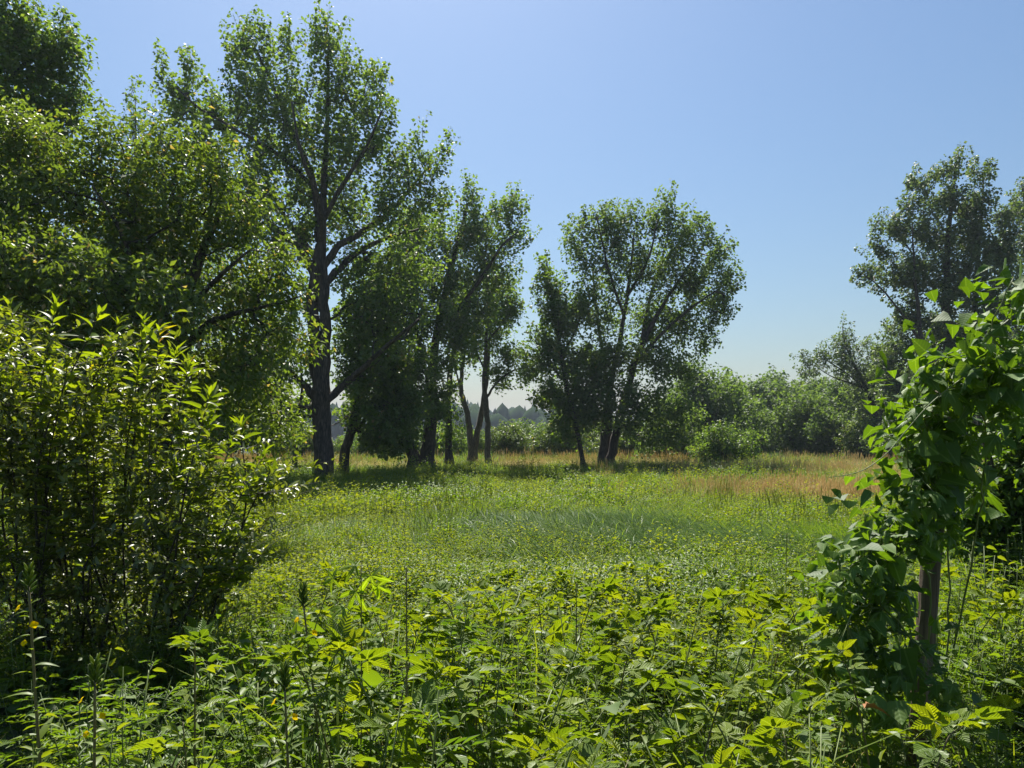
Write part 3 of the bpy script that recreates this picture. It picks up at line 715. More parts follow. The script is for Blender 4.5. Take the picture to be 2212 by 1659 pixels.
def place(o, x, Y, s=1.0, sz=None, rz=0.0, label=None, dz=0.0):
    p = at(x, HZD, Y)
    o.location = (p[0], Y, float(ground_z(p[0], Y)) + dz)
    o.rotation_euler = (0, 0, rz)
    o.scale = (s, s, sz or s)
    if label: o['label'] = label
    return o
GB = 'trees along the far side of the meadow'
protoA = generic('broadleaf_tree', 'x', GB, 6.5, 6.0, 31, ('bark', 'twig', 'maple_far'), 260, 46, .21, .7)
protoB = generic('broadleaf_tree', 'x', GB, 6.0, 5.0, 32, ('bark', 'twig', 'maple_far'), 240, 46, .21, .9)
specs = [(0, 1500, 52, 1.15, 'broadleaf tree standing directly right of the round maple'),
         (1, 1566, 57, 1.38, 'leafy tree in the row behind the meadow, right after the one by the round maple'),
         (0, 1640, 64, 1.3, 'lower tree in the middle of the row behind the meadow, under open sky'),
         (1, 1702, 63, 1.38, 'tree behind the dome-shaped bush tree, at the hazy hill'),
         (0, 1440, 56, .95, 'dark tree behind the lower crown of the round maple'),
         (1, 1345, 60, .95, 'dark tree seen between the trunks of the round maple'),
         (0, 500, 44, 1.1, 'dark tree behind the willow bush near the river'),
         (1, 380, 42, 1.3, 'dark tree in the shade behind the yellowish small-leaved tree'),
         (0, 150, 40, 1.4, 'shaded tree deep behind the left trees'),
         (1, -60, 36, 1.5, 'shaded tree at the far left behind the leaves'),
         (0, 2120, 54, 1.2, 'tree behind the big poplar trunks'),
         (1, 2260, 50, 1.3, 'tree behind the poplar at the right edge'),
         (0, 1985, 60, 1.25, 'tree behind the feathery pale tree'),
         (1, 2060, 50, 1.3, 'leafy tree low behind the big poplar trunk'),
         (0, 1560, 70, 1.35, 'hazier tree showing above the row right of the round maple'),
         (1, 1605, 66, 1.42, 'second hazy tree in the row left of the dome-shaped bush tree'),
         (0, 1672, 68, 1.4, 'hazy tree right behind the left side of the dome-shaped bush tree'),
         (1, 1760, 66, 1.42, 'hazy tree right behind the right side of the dome-shaped bush tree'),
         (0, 1815, 58, 1.05, 'tree under the tip of the feathery pale tree'),
         (1, 1905, 54, 1.25, 'tree filling in behind the feathery pale trunk'),
         (0, 1225, 62, 1.0, 'hazy tree behind the narrow spire-topped maple'),]
used = [False, False]
for k, (pi, x, Y, s, lab) in enumerate(specs):
    pr = (protoA, protoB)[pi]
    o = pr if not used[pi] else copy_tree(pr)
    used[pi] = True
    place(o, x, Y, s, s * random.uniform(.93, 1.05), random.uniform(0, 6.28), lab)

GS = 'bushes along the far side of the meadow'
dome = generic('dome_bush', 'rounded dark dome-shaped bush tree on the far edge of the meadow', None, 4.9, 5.4, 33, ('bark', 'twig', 'maple_far'), 330, 50, .17, .8)
place(dome, 1735, 49, 1.0, 1.0, .6)
protoC = generic('meadow_bush', 'x', GS, 2.5, 3.6, 34, ('twig', 'twig', 'maple'), 190, 46, .13, .5)
protoD = generic('meadow_bush', 'x', GS, 2.9, 3.4, 35, ('twig', 'twig', 'cherry'), 180, 46, .13, .3)
specs = [(0, 1562, 35.5, .93, 'low spreading bush in the open right of the round maple'),
         (1, 1868, 44, 1.0, 'pale pinkish-green bush below the feathery pale tree'),
         (0, 1940, 42, .95, 'bush at the foot of the big poplar, beside the vine'),
         (1, 1455, 42, .95, 'bush in shade just right of the round maple trunks'),
         (0, 1400, 46, 1.0, 'dark bush behind the trunks of the round maple'),
         (1, 1215, 47, 1.05, 'bush left of the narrow leaning trunk'),
         (0, 1150, 49, 1.15, 'sunlit bush in the gap right of the pale trunks'),
         (1, 1095, 46, .95, 'bush right beside the straight pale trunk'),
         (0, 965, 48, .95, 'dark bush behind the V-shaped trunks'),
         (1, 655, 46, .8, 'small sunlit bush behind the slender young trunk'),
         (0, 590, 47, .85, 'low bush on the river bank next to the willow bush edge'),
         (1, 850, 52, .9, 'low bush on the bank behind the leaning trunk'),
         (0, 1620, 52, .85, 'low bush between the spreading bush and the dome-shaped bush tree'),
         (1, 1310, 50, 1.1, 'bush right behind the narrow leaning trunk'),
         (0, 2010, 47, 1.1, 'bush hidden in the poplar shade behind the vine'),
         (1, 1815, 47, 1.0, 'bush right of the dome-shaped bush tree'),
         (0, 1905, 46, 1.2, 'bush covering the foot of the feathery pale tree'),
         (1, 2080, 44, 1.3, 'bush at the foot of the poplar trunks behind the vine'),
         (0, 905, 50, 1.0, 'low bush behind the V-shaped trunks on the bank'),
         (1, 745, 50, .55, 'low bush on the bank behind the leaning dark trunk'),
         (0, 1040, 50, .8, 'low bush behind the pale trunks'),
         (1, 1350, 44, .9, 'dark bush under the right side of the round maple'),
         (0, 800, 47, .95, 'bush right of the leaning dark trunk, under its branches'),
         (1, 700, 53, .7, 'low bush hidden behind the thick double trunk'),
         (0, 1005, 54, 1.1, 'bush seen left of the airy pale trunks'),]
used = [False, False]
for k, (pi, x, Y, s, lab) in enumerate(specs):
    pr = (protoC, protoD)[pi]
    o = pr if not used[pi] else copy_tree(pr)
    used[pi] = True
    place(o, x, Y, s, s * random.uniform(.9, 1.08), random.uniform(0, 6.28), lab)

# ------------------------------------------------------------------ scattered stuff (instanced inside its own object)
PROTO = bpy.data.collections.new('plant_patterns')   # never linked to the scene
def scatter(name, protos, pos, rot, scl, idx, label, cat):
    me = bpy.data.meshes.new(name)
    n = len(pos)
    me.vertices.add(n)
    me.vertices.foreach_set('co', np.asarray(pos, np.float32).ravel())
    for k, v, ty, f in (('rot', rot, 'FLOAT_VECTOR', 'vector'), ('scl', scl, 'FLOAT_VECTOR', 'vector')):
        a_ = me.attributes.new(k, ty, 'POINT'); a_.data.foreach_set(f, np.asarray(v, np.float32).ravel())
    a_ = me.attributes.new('pick', 'INT', 'POINT'); a_.data.foreach_set('value', np.asarray(idx, np.int32))
    me.update()
    o = link(name, me)
    ng = bpy.data.node_groups.new(name, 'GeometryNodeTree')
    ng.interface.new_socket('Geometry', in_out='INPUT', socket_type='NodeSocketGeometry')
    ng.interface.new_socket('Geometry', in_out='OUTPUT', socket_type='NodeSocketGeometry')
    gi = ng.nodes.new('NodeGroupInput'); go = ng.nodes.new('NodeGroupOutput')
    jn = ng.nodes.new('GeometryNodeJoinGeometry')
    def attr(nm, ty):
        a = ng.nodes.new('GeometryNodeInputNamedAttribute'); a.data_type = ty; a.inputs[0].default_value = nm
        return a.outputs[0]
    for k, pm in enumerate(protos):
        po = bpy.data.objects.new(pm.name, pm); PROTO.objects.link(po)
        oi = ng.nodes.new('GeometryNodeObjectInfo'); oi.inputs['Object'].default_value = po; oi.inputs['As Instance'].default_value = False
        cp = ng.nodes.new('FunctionNodeCompare'); cp.data_type = 'INT'; cp.operation = 'EQUAL'
        ng.links.new(attr('pick', 'INT'), cp.inputs[2]); cp.inputs[3].default_value = k
        ip = ng.nodes.new('GeometryNodeInstanceOnPoints')
        ng.links.new(gi.outputs[0], ip.inputs['Points']); ng.links.new(cp.outputs[0], ip.inputs['Selection'])
        ng.links.new(oi.outputs['Geometry'], ip.inputs['Instance'])
        er = ng.nodes.new('FunctionNodeEulerToRotation'); ng.links.new(attr('rot', 'FLOAT_VECTOR'), er.inputs[0])
        ng.links.new(er.outputs[0], ip.inputs['Rotation']); ng.links.new(attr('scl', 'FLOAT_VECTOR'), ip.inputs['Scale'])
        ng.links.new(ip.outputs[0], jn.inputs[0])
    ng.links.new(jn.outputs[0], go.inputs[0])
    md = o.modifiers.new('scatter', 'NODES'); md.node_group = ng
    tag(o, label, cat, kind='stuff')
    return o

def blade(mb, p, d, h, wd, bend, tint, seg=3, slot=0):
    """one grass blade: strip narrowing to a point, bending over along d"""
    d = unit(np.array([d[0], d[1], 0]))
    s = np.array([-d[1], d[0], 0])
    v = []
    for k in range(seg):
        u = k / seg
        c = p + np.array([0, 0, 1]) * h * (u - .35 * bend * u * u) + d * h * bend * u * u
        ww = wd * (1 - u * .7) * .5
        v += [c - s * ww, c + s * ww]
    v.append(p + np.array([0, 0, 1]) * h * (1 - .45 * bend) + d * h * bend)
    cnt, idx = [], []
    for k in range(seg - 1):
        cnt.append(4); idx += [2 * k, 2 * k + 1, 2 * k + 3, 2 * k + 2]
    cnt.append(3); idx += [2 * seg - 2, 2 * seg - 1, 2 * seg]
    mb.add(np.array(v), cnt, idx, tint, slot=slot)

def grass_tuft(name, mat, n, rad, h, wd, bend, seed, comb=None, seed_heads=0):
    rng = np.random.RandomState(seed)
    mb = MB()
    for k in range(n):
        a = rng.rand() * 6.28; r = rad * rng.rand() ** .5
        p = np.array([r * math.cos(a), r * math.sin(a), -.03])
        a2 = a + rng.randn() * .8 if comb is None else comb + rng.randn() * .55
        blade(mb, p, (math.cos(a2), math.sin(a2)), h * rng.uniform(.55, 1.2), wd * rng.uniform(.7, 1.3), np.clip(bend + rng.randn() * .2, .05, 1.3), np.clip(rng.rand() * .9, 0, 1))
    for k in range(seed_heads):
        a = rng.rand() * 6.28; r = rad * rng.rand() ** .5; hh = h * rng.uniform(1.1, 1.6)
        p = np.array([r * math.cos(a), r * math.sin(a), 0])
        tip = p + [rng.randn() * .06, rng.randn() * .06, hh]
        v, c, i = tube(np.array([p, (p + tip) / 2, tip - [0, 0, .12 * hh], tip]), [.0018, .0015, .005, .001], 3); mb.add(v, c, i, .95)
    return mb.mesh(name, mat)

def herb_tuft(name, mat, stems, h, rad, nl, ll, lw, seed, stem_mat='stem', kind='oval', up=.35, spread=.25):
    rng = np.random.RandomState(seed)
    mb = MB()
    for k in range(stems):
        a = rng.rand() * 6.28; r = rad * rng.rand() ** .5
        b0 = np.array([r * math.cos(a), r * math.sin(a), -.03])
        hh = h * rng.uniform(.6, 1.15)
        tip = b0 + np.array([rng.randn() * spread * hh, rng.randn() * spread * hh, hh])
        mid = (b0 + tip) / 2 + rng.randn(3) * .04 * hh
        ln = smooth_line(np.array([b0, mid, tip]), 3)
        v, c, i = tube(ln, np.linspace(.004, .0015, len(ln)) * (h / .5), 3); mb.add(v, c, i, slot=1)
        u = np.linspace(.22, 1, nl) ** .8
        P = np.array([np.interp(u, np.linspace(0, 1, len(ln)), ln[:, q]) for q in range(3)]).T
        an = np.arange(nl) * 2.4 + rng.rand(nl) * .8
        d = np.stack([np.cos(an), np.sin(an), np.full(nl, up) + rng.randn(nl) * .25], -1)
        nm = np.array([0, .38, .85]) + rng.randn(nl, 3) * .48 - d * .3
        s = (1 - .45 * u) * rng.uniform(.7, 1.2, nl)
        P = P + unit(d) * (ll * .25 * s)[:, None]
        v, c, i, ti, uv = leaves(P, d, nm, ll * s, lw * s, np.clip(rng.rand(nl) * .6 + .35 * u, 0, 1), kind)
        mb.add(v, c, i, ti, uv)
    return mb.mesh(name, [mat, M[stem_mat]])

def fern_weed(name, mat, stems, h, rad, nfrond, fl, seed):
    """mugwort-like: upright stems carrying fronds cut into narrow leaflets"""
    rng = np.random.RandomState(seed)
    mb = MB()
    for k in range(stems):
        a = rng.rand() * 6.28; r = rad * rng.rand() ** .5
        b0 = np.array([r * math.cos(a), r * math.sin(a), -.03]); hh = h * rng.uniform(.65, 1.1)
        tip = b0 + np.array([rng.randn() * .12 * hh, rng.randn() * .12 * hh, hh])
        ln = smooth_line(np.array([b0, (b0 + tip) / 2 + rng.randn(3) * .03, tip]), 3)
        v, c, i = tube(ln, np.linspace(.004, .0015, len(ln)), 3); mb.add(v, c, i, slot=1)
        for f in range(nfrond):
            u = .25 + .75 * f / nfrond
            p = np.array([np.interp(u, np.linspace(0, 1, len(ln)), ln[:, q]) for q in range(3)])
            an = f * 2.4 + rng.rand()
            d = unit(np.array([math.cos(an), math.sin(an), .35 + rng.randn() * .2]))
            L_ = fl * (1.1 - .6 * u) * rng.uniform(.7, 1.2)
            m = 7
            tpos = np.linspace(.25, 1, m)
            sgn = np.where(np.arange(m) % 2 == 0, 1, -1)
            sd = unit(np.cross([0, 0, 1.], d))
            droop = -tpos ** 2 * .25 * L_
            P = p + d * (tpos * L_)[:, None] + np.array([0, 0, 1.]) * droop[:, None]
            D = d * .8 + sd * (sgn * .8)[:, None] + rng.randn(m, 3) * .1
            D[-1] = d
            v, c, i, ti, uv = leaves(P, D, np.tile([0, .6, .85], (m, 1)) + rng.randn(m, 3) * .3, L_ * .42, L_ * .085, rng.rand() * .5 + rng.rand(m) * .4, 'diamond')
            mb.add(v, c, i, ti, uv)
            v, c, i = tube(np.array([p, P[m // 2], P[-1]]), [.0013, .001, .0006], 3); mb.add(v, c, i, slot=1)
    return mb.mesh(name, [mat, M['stem']])

g1 = [grass_tuft('grass_tuft', M['grass'], 36, .24, .30, .010, .75, 41), grass_tuft('grass_tuft', M['grass'], 34, .26, .36, .010, .7, 42), grass_tuft('grass_tuft', M['grass'], 36, .22, .24, .012, .9, 43)]
g2 = [grass_tuft('laid_grass_tuft', M['bluegrass'], 40, .30, .44, .015, .95, 44, comb=0.0), grass_tuft('laid_grass_tuft', M['grass'], 40, .30, .36, .013, .75, 45, comb=.4)]
g3 = [grass_tuft('dry_grass_tuft', M['dry'], 34, .25, .24, .008, .5, 46, seed_heads=5), grass_tuft('dry_grass_tuft', M['dry'], 34, .25, .30, .007, .45, 47, seed_heads=7)]
g4 = [herb_tuft('herb_tuft', M['herb'], 7, .34, .18, 13, .055, .026, 51), herb_tuft('herb_tuft', M['herb'], 6, .42, .18, 14, .06, .028, 52), herb_tuft('herb_tuft', M['weed'], 6, .36, .18, 12, .07, .035, 53), herb_tuft('herb_tuft', M['herb'], 8, .28, .2, 12, .05, .022, 54, up=.6)]
g5 = [herb_tuft('weed_clump', M['weed'], 5, .58, .14, 12, .085, .045, 55), fern_weed('weed_clump', M['weed'], 4, .62, .12, 13, .12, 56), fern_weed('weed_clump', M['grass'], 4, .55, .14, 14, .11, 57),
      grass_tuft('grass_clump', M['grass'], 26, .12, .70, .010, .5, 58), herb_tuft('weed_clump', M['herb'], 5, .62, .14, 14, .075, .030, 59), herb_tuft('weed_clump', M['weed'], 4, .50, .15, 8, .105, .10, 60, up=.1, kind='lobed'),
      grass_tuft('dead_stalks', M['dry'], 9, .12, .50, .004, .7, 63), grass_tuft('grass_clump', M['grass'], 16, .08, .82, .013, .75, 64)]

def noise2(x, y, s, seed):
    r_ = np.random.RandomState(seed); v = 0
    for k in range(6):
        a = r_.rand() * 6.28; f = s * r_.uniform(.5, 2.0); v = v + np.sin(x * f * math.cos(a) + y * f * math.sin(a) + r_.rand() * 6.28)
    return v / 6 * 1.6
def field_pts(n, y0, y1, rng, p=1.0, wide=.86):
    u = rng.rand(n)
    y = (y0 ** (1 - p) + u * (y1 ** (1 - p) - y0 ** (1 - p))) ** (1 / (1 - p)) if p != 1 else y0 * (y1 / y0) ** u
    x = rng.uniform(-1, 1, n) * (y * wide + 2.5)
    return x, y
def trs(x, y, rng, s0, s1, tilt=.12, rz=None, grow=0.0, sink=0.0):
    n = len(x)
    pos = np.stack([x, y, ground_z(x, y) - sink], -1)
    rot = np.stack([rng.randn(n) * tilt, rng.randn(n) * tilt, rng.rand(n) * 6.28 if rz is None else rz], -1)
    s = rng.uniform(s0, s1, n) * (1 + grow * np.maximum(0, y - 10) / 20)
    return pos, rot, np.stack([s, s, s * rng.uniform(.85, 1.15, n)], -1)
def laid(x, y):      # where the long grass lies flattened
    y = y + .8 * noise2(x, y, .5, 21)
    return np.exp(-(((x - 2.4) / 3.6) ** 2 + ((y - 10.4) / 2.4) ** 2) ** 2) + .6 * np.exp(-(((x - 5.6) / 1.5) ** 2 + ((y - 8.2) / 1.5) ** 2))
def dryness(x, y):   # where the grass has dried out
    far = sstep(33.5, 36.5, y + 1.5 * noise2(x, y, .25, 5)) * (1 - sstep(38.5, 41, y)) * np.clip(.62 + .6 * noise2(x, y, .16, 33), 0, 1)
    far = np.maximum(far * (1 - .75 * sstep(15, 24, x) * sstep(44, 50, y)), 0)
    mid = np.exp(-(((x - 10.4) / 3.6) ** 2 + ((y - 20.2) / 1.7) ** 2)) * 2.0 + np.exp(-(((x - 12) / 6) ** 2 + ((y - 29) / 2.2) ** 2)) * .8
    return np.clip(far + mid, 0, 1)

rng = np.random.RandomState(61)
x, y = field_pts(36000, 7, 56, rng, 1.2)
d = dryness(x, y); l_ = laid(x, y)
k = (rng.rand(len(x)) > d * .95) & (rng.rand(len(x)) > l_ * .85) & (rng.rand(len(x)) < .35 + .65 * sstep(9, 17, y) + .2 * noise2(x, y, .6, 8))
pos, rot, scl = trs(x[k], y[k], rng, .7, 1.25, grow=.35)
scl *= (1 + .4 * noise2(x[k], y[k], .9, 28))[:, None]
scatter('meadow_grass', g1, pos, rot, scl, rng.randint(0, 3, len(pos)), 'loose green meadow grass across the clearing', 'grass')
xx, yy = field_pts(44000, 15, 58, rng, 1.0)
d = dryness(xx, yy); k2 = rng.rand(len(xx)) < d * (.8 + .3 * noise2(xx, yy, .5, 15))
pos, rot, scl = trs(xx[k2], yy[k2], rng, .8, 1.3, grow=.3)
scatter('dry_grass', g3, pos, rot, scl, rng.randint(0, 2, len(pos)), 'tan dried grass in strips at the back of the meadow', 'grass')
xx, yy = rng.uniform(-4, 9, 9000), rng.uniform(6, 15, 9000)
k2 = rng.rand(9000) < laid(xx, yy) * .75
xx, yy = xx[k2], yy[k2]
rz = .9 * noise2(xx, yy, .55, 9) + math.pi * .9
pos, rot, scl = trs(xx, yy, rng, .8, 1.4, tilt=.1, rz=rz)
scatter('flattened_grass', g2, pos, rot, scl, rng.randint(0, 2, len(pos)), 'long bluish grass lying flattened in swirls mid-meadow', 'grass')
xx, yy = field_pts(34000, 4.2, 34, rng, 1.4)
hn = noise2(xx, yy, .5, 4)
k2 = (rng.rand(len(xx)) < .55 + .5 * hn + .4 * (yy < 9)) & (rng.rand(len(xx)) > laid(xx, yy) * .95) & (rng.rand(len(xx)) > dryness(xx, yy))
xx, yy = xx[k2], yy[k2]
pos, rot, scl = trs(xx, yy, rng, .75, 1.35, grow=.25, rz=rng.randn(len(xx)) * .5)
scl *= ((.72 + .28 * sstep(9, 14, yy)) * (1 + .45 * noise2(xx, yy, 1.1, 27)))[:, None]
hk = noise2(xx, yy, .8, 31) + rng.randn(len(xx)) * .35
scatter('meadow_herbs', g4, pos, rot, scl, np.where(hk > .35, 2, np.where(hk < -.3, 3, rng.randint(0, 2, len(xx)))), 'lime green leafy herbs covering the middle of the meadow', 'herbs')
xx = rng.uniform(-4.6, 5.0, 2700); yy = rng.uniform(1.35, 7.0, 2700)
k2 = (np.abs(xx) < yy * .9 + .6) & (rng.rand(len(xx)) < .62 + .38 * sstep(3.4, 4.6, yy))
xx, yy = xx[k2], yy[k2]
pos, rot, scl = trs(xx, yy, rng, .5, 1.2, rz=rng.randn(len(xx)) * .5)
scl *= ((1 - .4 * sstep(3.6, 6, yy)) * (1 + .35 * noise2(xx, yy, 1.6, 51)))[:, None]
pk = rng.choice(8, len(xx), p=[.15, .22, .17, .13, .10, .12, .04, .07])
scatter('undergrowth', g5, pos, rot, scl, pk, 'dense knee-high tangle of weeds in the foreground', 'weeds')

sg = [grass_tuft('sedge_clump', M['weed'], 60, .22, .52, .010, .55, 48), grass_tuft('sedge_clump', M['grass'], 55, .20, .48, .010, .45, 49, seed_heads=6), herb_tuft('sedge_clump', M['weed'], 10, .50, .22, 14, .08, .035, 50)]
xx, yy = field_pts(5200, 9, 33, rng, 1.2)
k2 = (noise2(xx, yy, .55, 61) + .5 * noise2(xx, yy, 1.7, 62) > .42) & (rng.rand(len(xx)) > laid(xx, yy)) & (dryness(xx, yy) < .5)
k2 |= ((xx - 10.3) / 1.9) ** 2 + ((yy - 26.5) / 1.6) ** 2 < 1
k2 |= (((xx - 8.0) / 1.2) ** 2 + ((yy - 20.5) / .8) ** 2 < 1)
xx, yy = xx[k2], yy[k2]
pos, rot, scl = trs(xx, yy, rng, .6, 1.15, rz=rng.randn(len(xx)) * .8)
scatter('meadow_tussocks', sg, pos, rot, scl, rng.randint(0, 3, len(xx)), 'taller dark green tufts scattered through the meadow', 'grass')
n_ = 150
yy = rng.uniform(3.3, 5.6, n_); xx = (rng.uniform(2020, 2330, n_) - CXD) / FD * yy
pos, rot, scl = trs(xx, yy, rng, .95, 1.45, rz=rng.randn(n_) * .5)
scatter('tall_weeds', g5, pos, rot, scl, rng.choice(6, n_, p=[.1, .3, .2, .3, .1, 0]), 'taller grassy weeds in the corner beyond the fence post', 'weeds')

# ------------------------------------------------------------------ near leaves: meshes for parts
def leaf_grid(L_, Wd, rows=6, fold=.25, curl=.25, serr=0.0, tipp=1.3, basep=.55, tw=0.0, off=(0, 0, 0), ang=0.0, tint=.5, mb=None, slot=0, widest=.38):
    """one leaf blade lying along +x (turned by ang), midrib sunk, tip curling down"""
    u = np.linspace(0, 1, rows + 1)
    prof = np.where(u < widest, np.sin(u / widest * math.pi / 2) ** basep, np.cos((u - widest) / (1 - widest) * math.pi / 2) ** tipp)
    prof[0] = .04; prof[-1] = .0
    v, uv = [], []
    for k, (uu, pr) in enumerate(zip(u, prof)):
        hw = .5 * Wd * pr * (1 + (serr if k % 2 else -serr) * (0 < k < rows))
        x_, z_ = L_ * uu, -curl * L_ * uu * uu
        for sgn in (-1, 0, 1):
            v.append((x_, sgn * hw, z_ + abs(sgn) * fold * hw + tw * sgn * hw * uu)); uv.append((uu, sgn * pr, 0))
    v = np.array(v); uv = np.array(uv)
    ca, sa = math.cos(ang), math.sin(ang)
    v = np.stack([v[:, 0] * ca - v[:, 1] * sa, v[:, 0] * sa + v[:, 1] * ca, v[:, 2]], -1) + np.array(off)
    c, i = [], []
    for k in range(rows):
        b0 = 3 * k
        for s in (0, 1):
            if k == rows - 1: c.append(3); i += [b0 + s, b0 + 3 + 1, b0 + s + 1]
            else: c.append(4); i += [b0 + s, b0 + 3 + s, b0 + 4 + s, b0 + 1 + s]
    mb.add(v, c, i, tint, uv, slot)

def bramble_leaf(name, five, seed, size=1.0):
    rng = np.random.RandomState(seed); mb = MB()
    pet = .05 * size
    v, c, i = tube(np.array([[0, 0, 0], [pet * .6, 0, .004], [pet, 0, 0]]), .0016, 3); mb.add(v, c, i, slot=1)
    angs = [(0, 1.0), (50, .88), (-52, .88), (112, .66), (-108, .66)] if five else [(0, 1.05), (72, .85), (-70, .85)]
    for a, s in angs:
        a = R(a + rng.randn() * 6); LL = .088 * s * size * rng.uniform(.92, 1.08)
        st = .022 * size if a == 0 else .006
        off = np.array([pet + st * math.cos(a), st * math.sin(a), .002])
        leaf_grid(LL, LL * .56, 7, .34, .10 + rng.rand() * .25, .10, 1.15, .6, rng.randn() * .15, off, a, .35 + rng.rand() * .4, mb)
    return mb.mesh(name, [M['bramble'], M['stem']])

def palm_leaf(name, mat, seed, size, lobes_, depth, serr=.08, cup=.25, ns=44, wav=.1):
    """lobed leaf (hop, maple): polar outline, two rings, veins run out from the stalk"""
    rng = np.random.RandomState(seed); mb = MB()
    th = np.linspace(-math.pi * .93, math.pi * .93, ns)
    r = np.zeros(ns)
    for (a, rr, wdt) in lobes_:
        r = np.maximum(r, rr * np.exp(-(np.abs(th - R(a)) / R(wdt)) ** 1.6))
    r = (1 - depth) * np.maximum(r, .45) + depth * r
    r = r * (1 + serr * np.where(np.arange(ns) % 2, 1, -1)) * size
    vs_, uv = [(0, 0, 0)], [(0, 0, 0)]
    for f in (.5, 1.0):
        fold = np.cos(th * len(lobes_) * .9) * wav + f * .35 * np.interp(np.arange(ns), np.linspace(0, ns, 8), rng.randn(8)) - .5 * np.abs(np.sin(th)) * wav
        z = -cup * (r * f) ** 2 / size + fold * r * f * .35
        for k in range(ns): vs_.append((r[k] * f * math.cos(th[k]), r[k] * f * math.sin(th[k]), z[k])); uv.append((f, min(abs(th[k] - R(l_[0])) for l_ in lobes_) * 1.6 * f, 0))
    c, i = [], []
    for k in range(ns - 1):
        c.append(3); i += [0, 1 + k, 2 + k]
        c.append(4); i += [1 + k, 1 + ns + k, 2 + ns + k, 2 + k]
    v = np.array(vs_); v[:, 0] += size * .42
    mb.add(v, c, i, .5, np.array(uv))
    t_, c, i = tube(np.array([[-.02, 0, .01], [size * .2, 0, .004], [size * .42, 0, 0]]), .0015, 3); mb.add(t_, c, i, slot=1)
    return mb.mesh(name, [mat, M['stem']], True)

HOPL = [(0, 1.0, 40), (66, .82, 36), (-66, .82, 36), (138, .55, 40), (-138, .55, 40)]
hopm = [palm_leaf('leaf', M['hop'], 70 + k, .060, HOPL if k != 6 else HOPL[:1] + [(90, .62, 60), (-90, .62, 60), (150, .5, 30), (-150, .5, 30)], (.9, .75, .95, .8, 1.0, .7, .8)[k], .08, (.3, .9, .6, 1.4, .2, 1.8, 1.0)[k], wav=(.2, .45, .2, .6, .35, .3, .8)[k]) for k in range(7)]
MAPL = [(0, 1.0, 19), (58, .92, 18), (-58, .92, 18), (112, .6, 20), (-112, .6, 20)]
mapm = [palm_leaf('leaf', M['sapling'], 80 + k, .075, MAPL, 1.0, .07, .4 + .3 * k, ns=44, wav=.3) for k in range(2)]
bram = [bramble_leaf('leaf', k % 3 != 2, 90 + k, (1.0, 1.1, .9, .8, 1.2, .7)[k]) for k in range(6)]
def lance(name, mat, L_, Wd, seed, fold=.5, curl=.3, tint=.5, widest=.36):
    mb = MB(); leaf_grid(L_, Wd, 6, fold, curl, 0, 1.0, .8, np.random.RandomState(seed).randn() * .3, (0, 0, 0), 0, tint, mb, widest=widest); return mb.mesh(name, mat, True)
willm = [lance('leaf', M['willow'], 1.0, .22 + .02 * k, k, .5, (.12, .25, .4, .05, .55)[k], .35 + .12 * k) for k in range(5)]
redm = lance('leaf', M['redtip'], 1.0, .2, 3, .5, .1)
prim = [lance('leaf', M['primrose'], 1.0, .24, 10 + k, .4, (.15, .45, .75)[k], .5) for k in range(3)]

def mat_of(pos, axis, nrm, s):
    ax = unit(axis); sd = unit(np.cross(nrm, ax)); up = np.cross(ax, sd)
    m = Matrix(((ax[0] * s, sd[0] * s, up[0] * s, pos[0]), (ax[1] * s, sd[1] * s, up[1] * s, pos[1]), (ax[2] * s, sd[2] * s, up[2] * s, pos[2]), (0, 0, 0, 1)))
    return m
def put(me, parent, pos, axis, nrm, s=1.0, name='leaf'):
    o = link(name, me, parent)
    o.matrix_basis = mat_of(pos, axis, nrm, s)
    return o
def along(ln, u):
    return np.array([np.interp(u, np.linspace(0, 1, len(ln)), ln[:, q]) for q in range(3)])

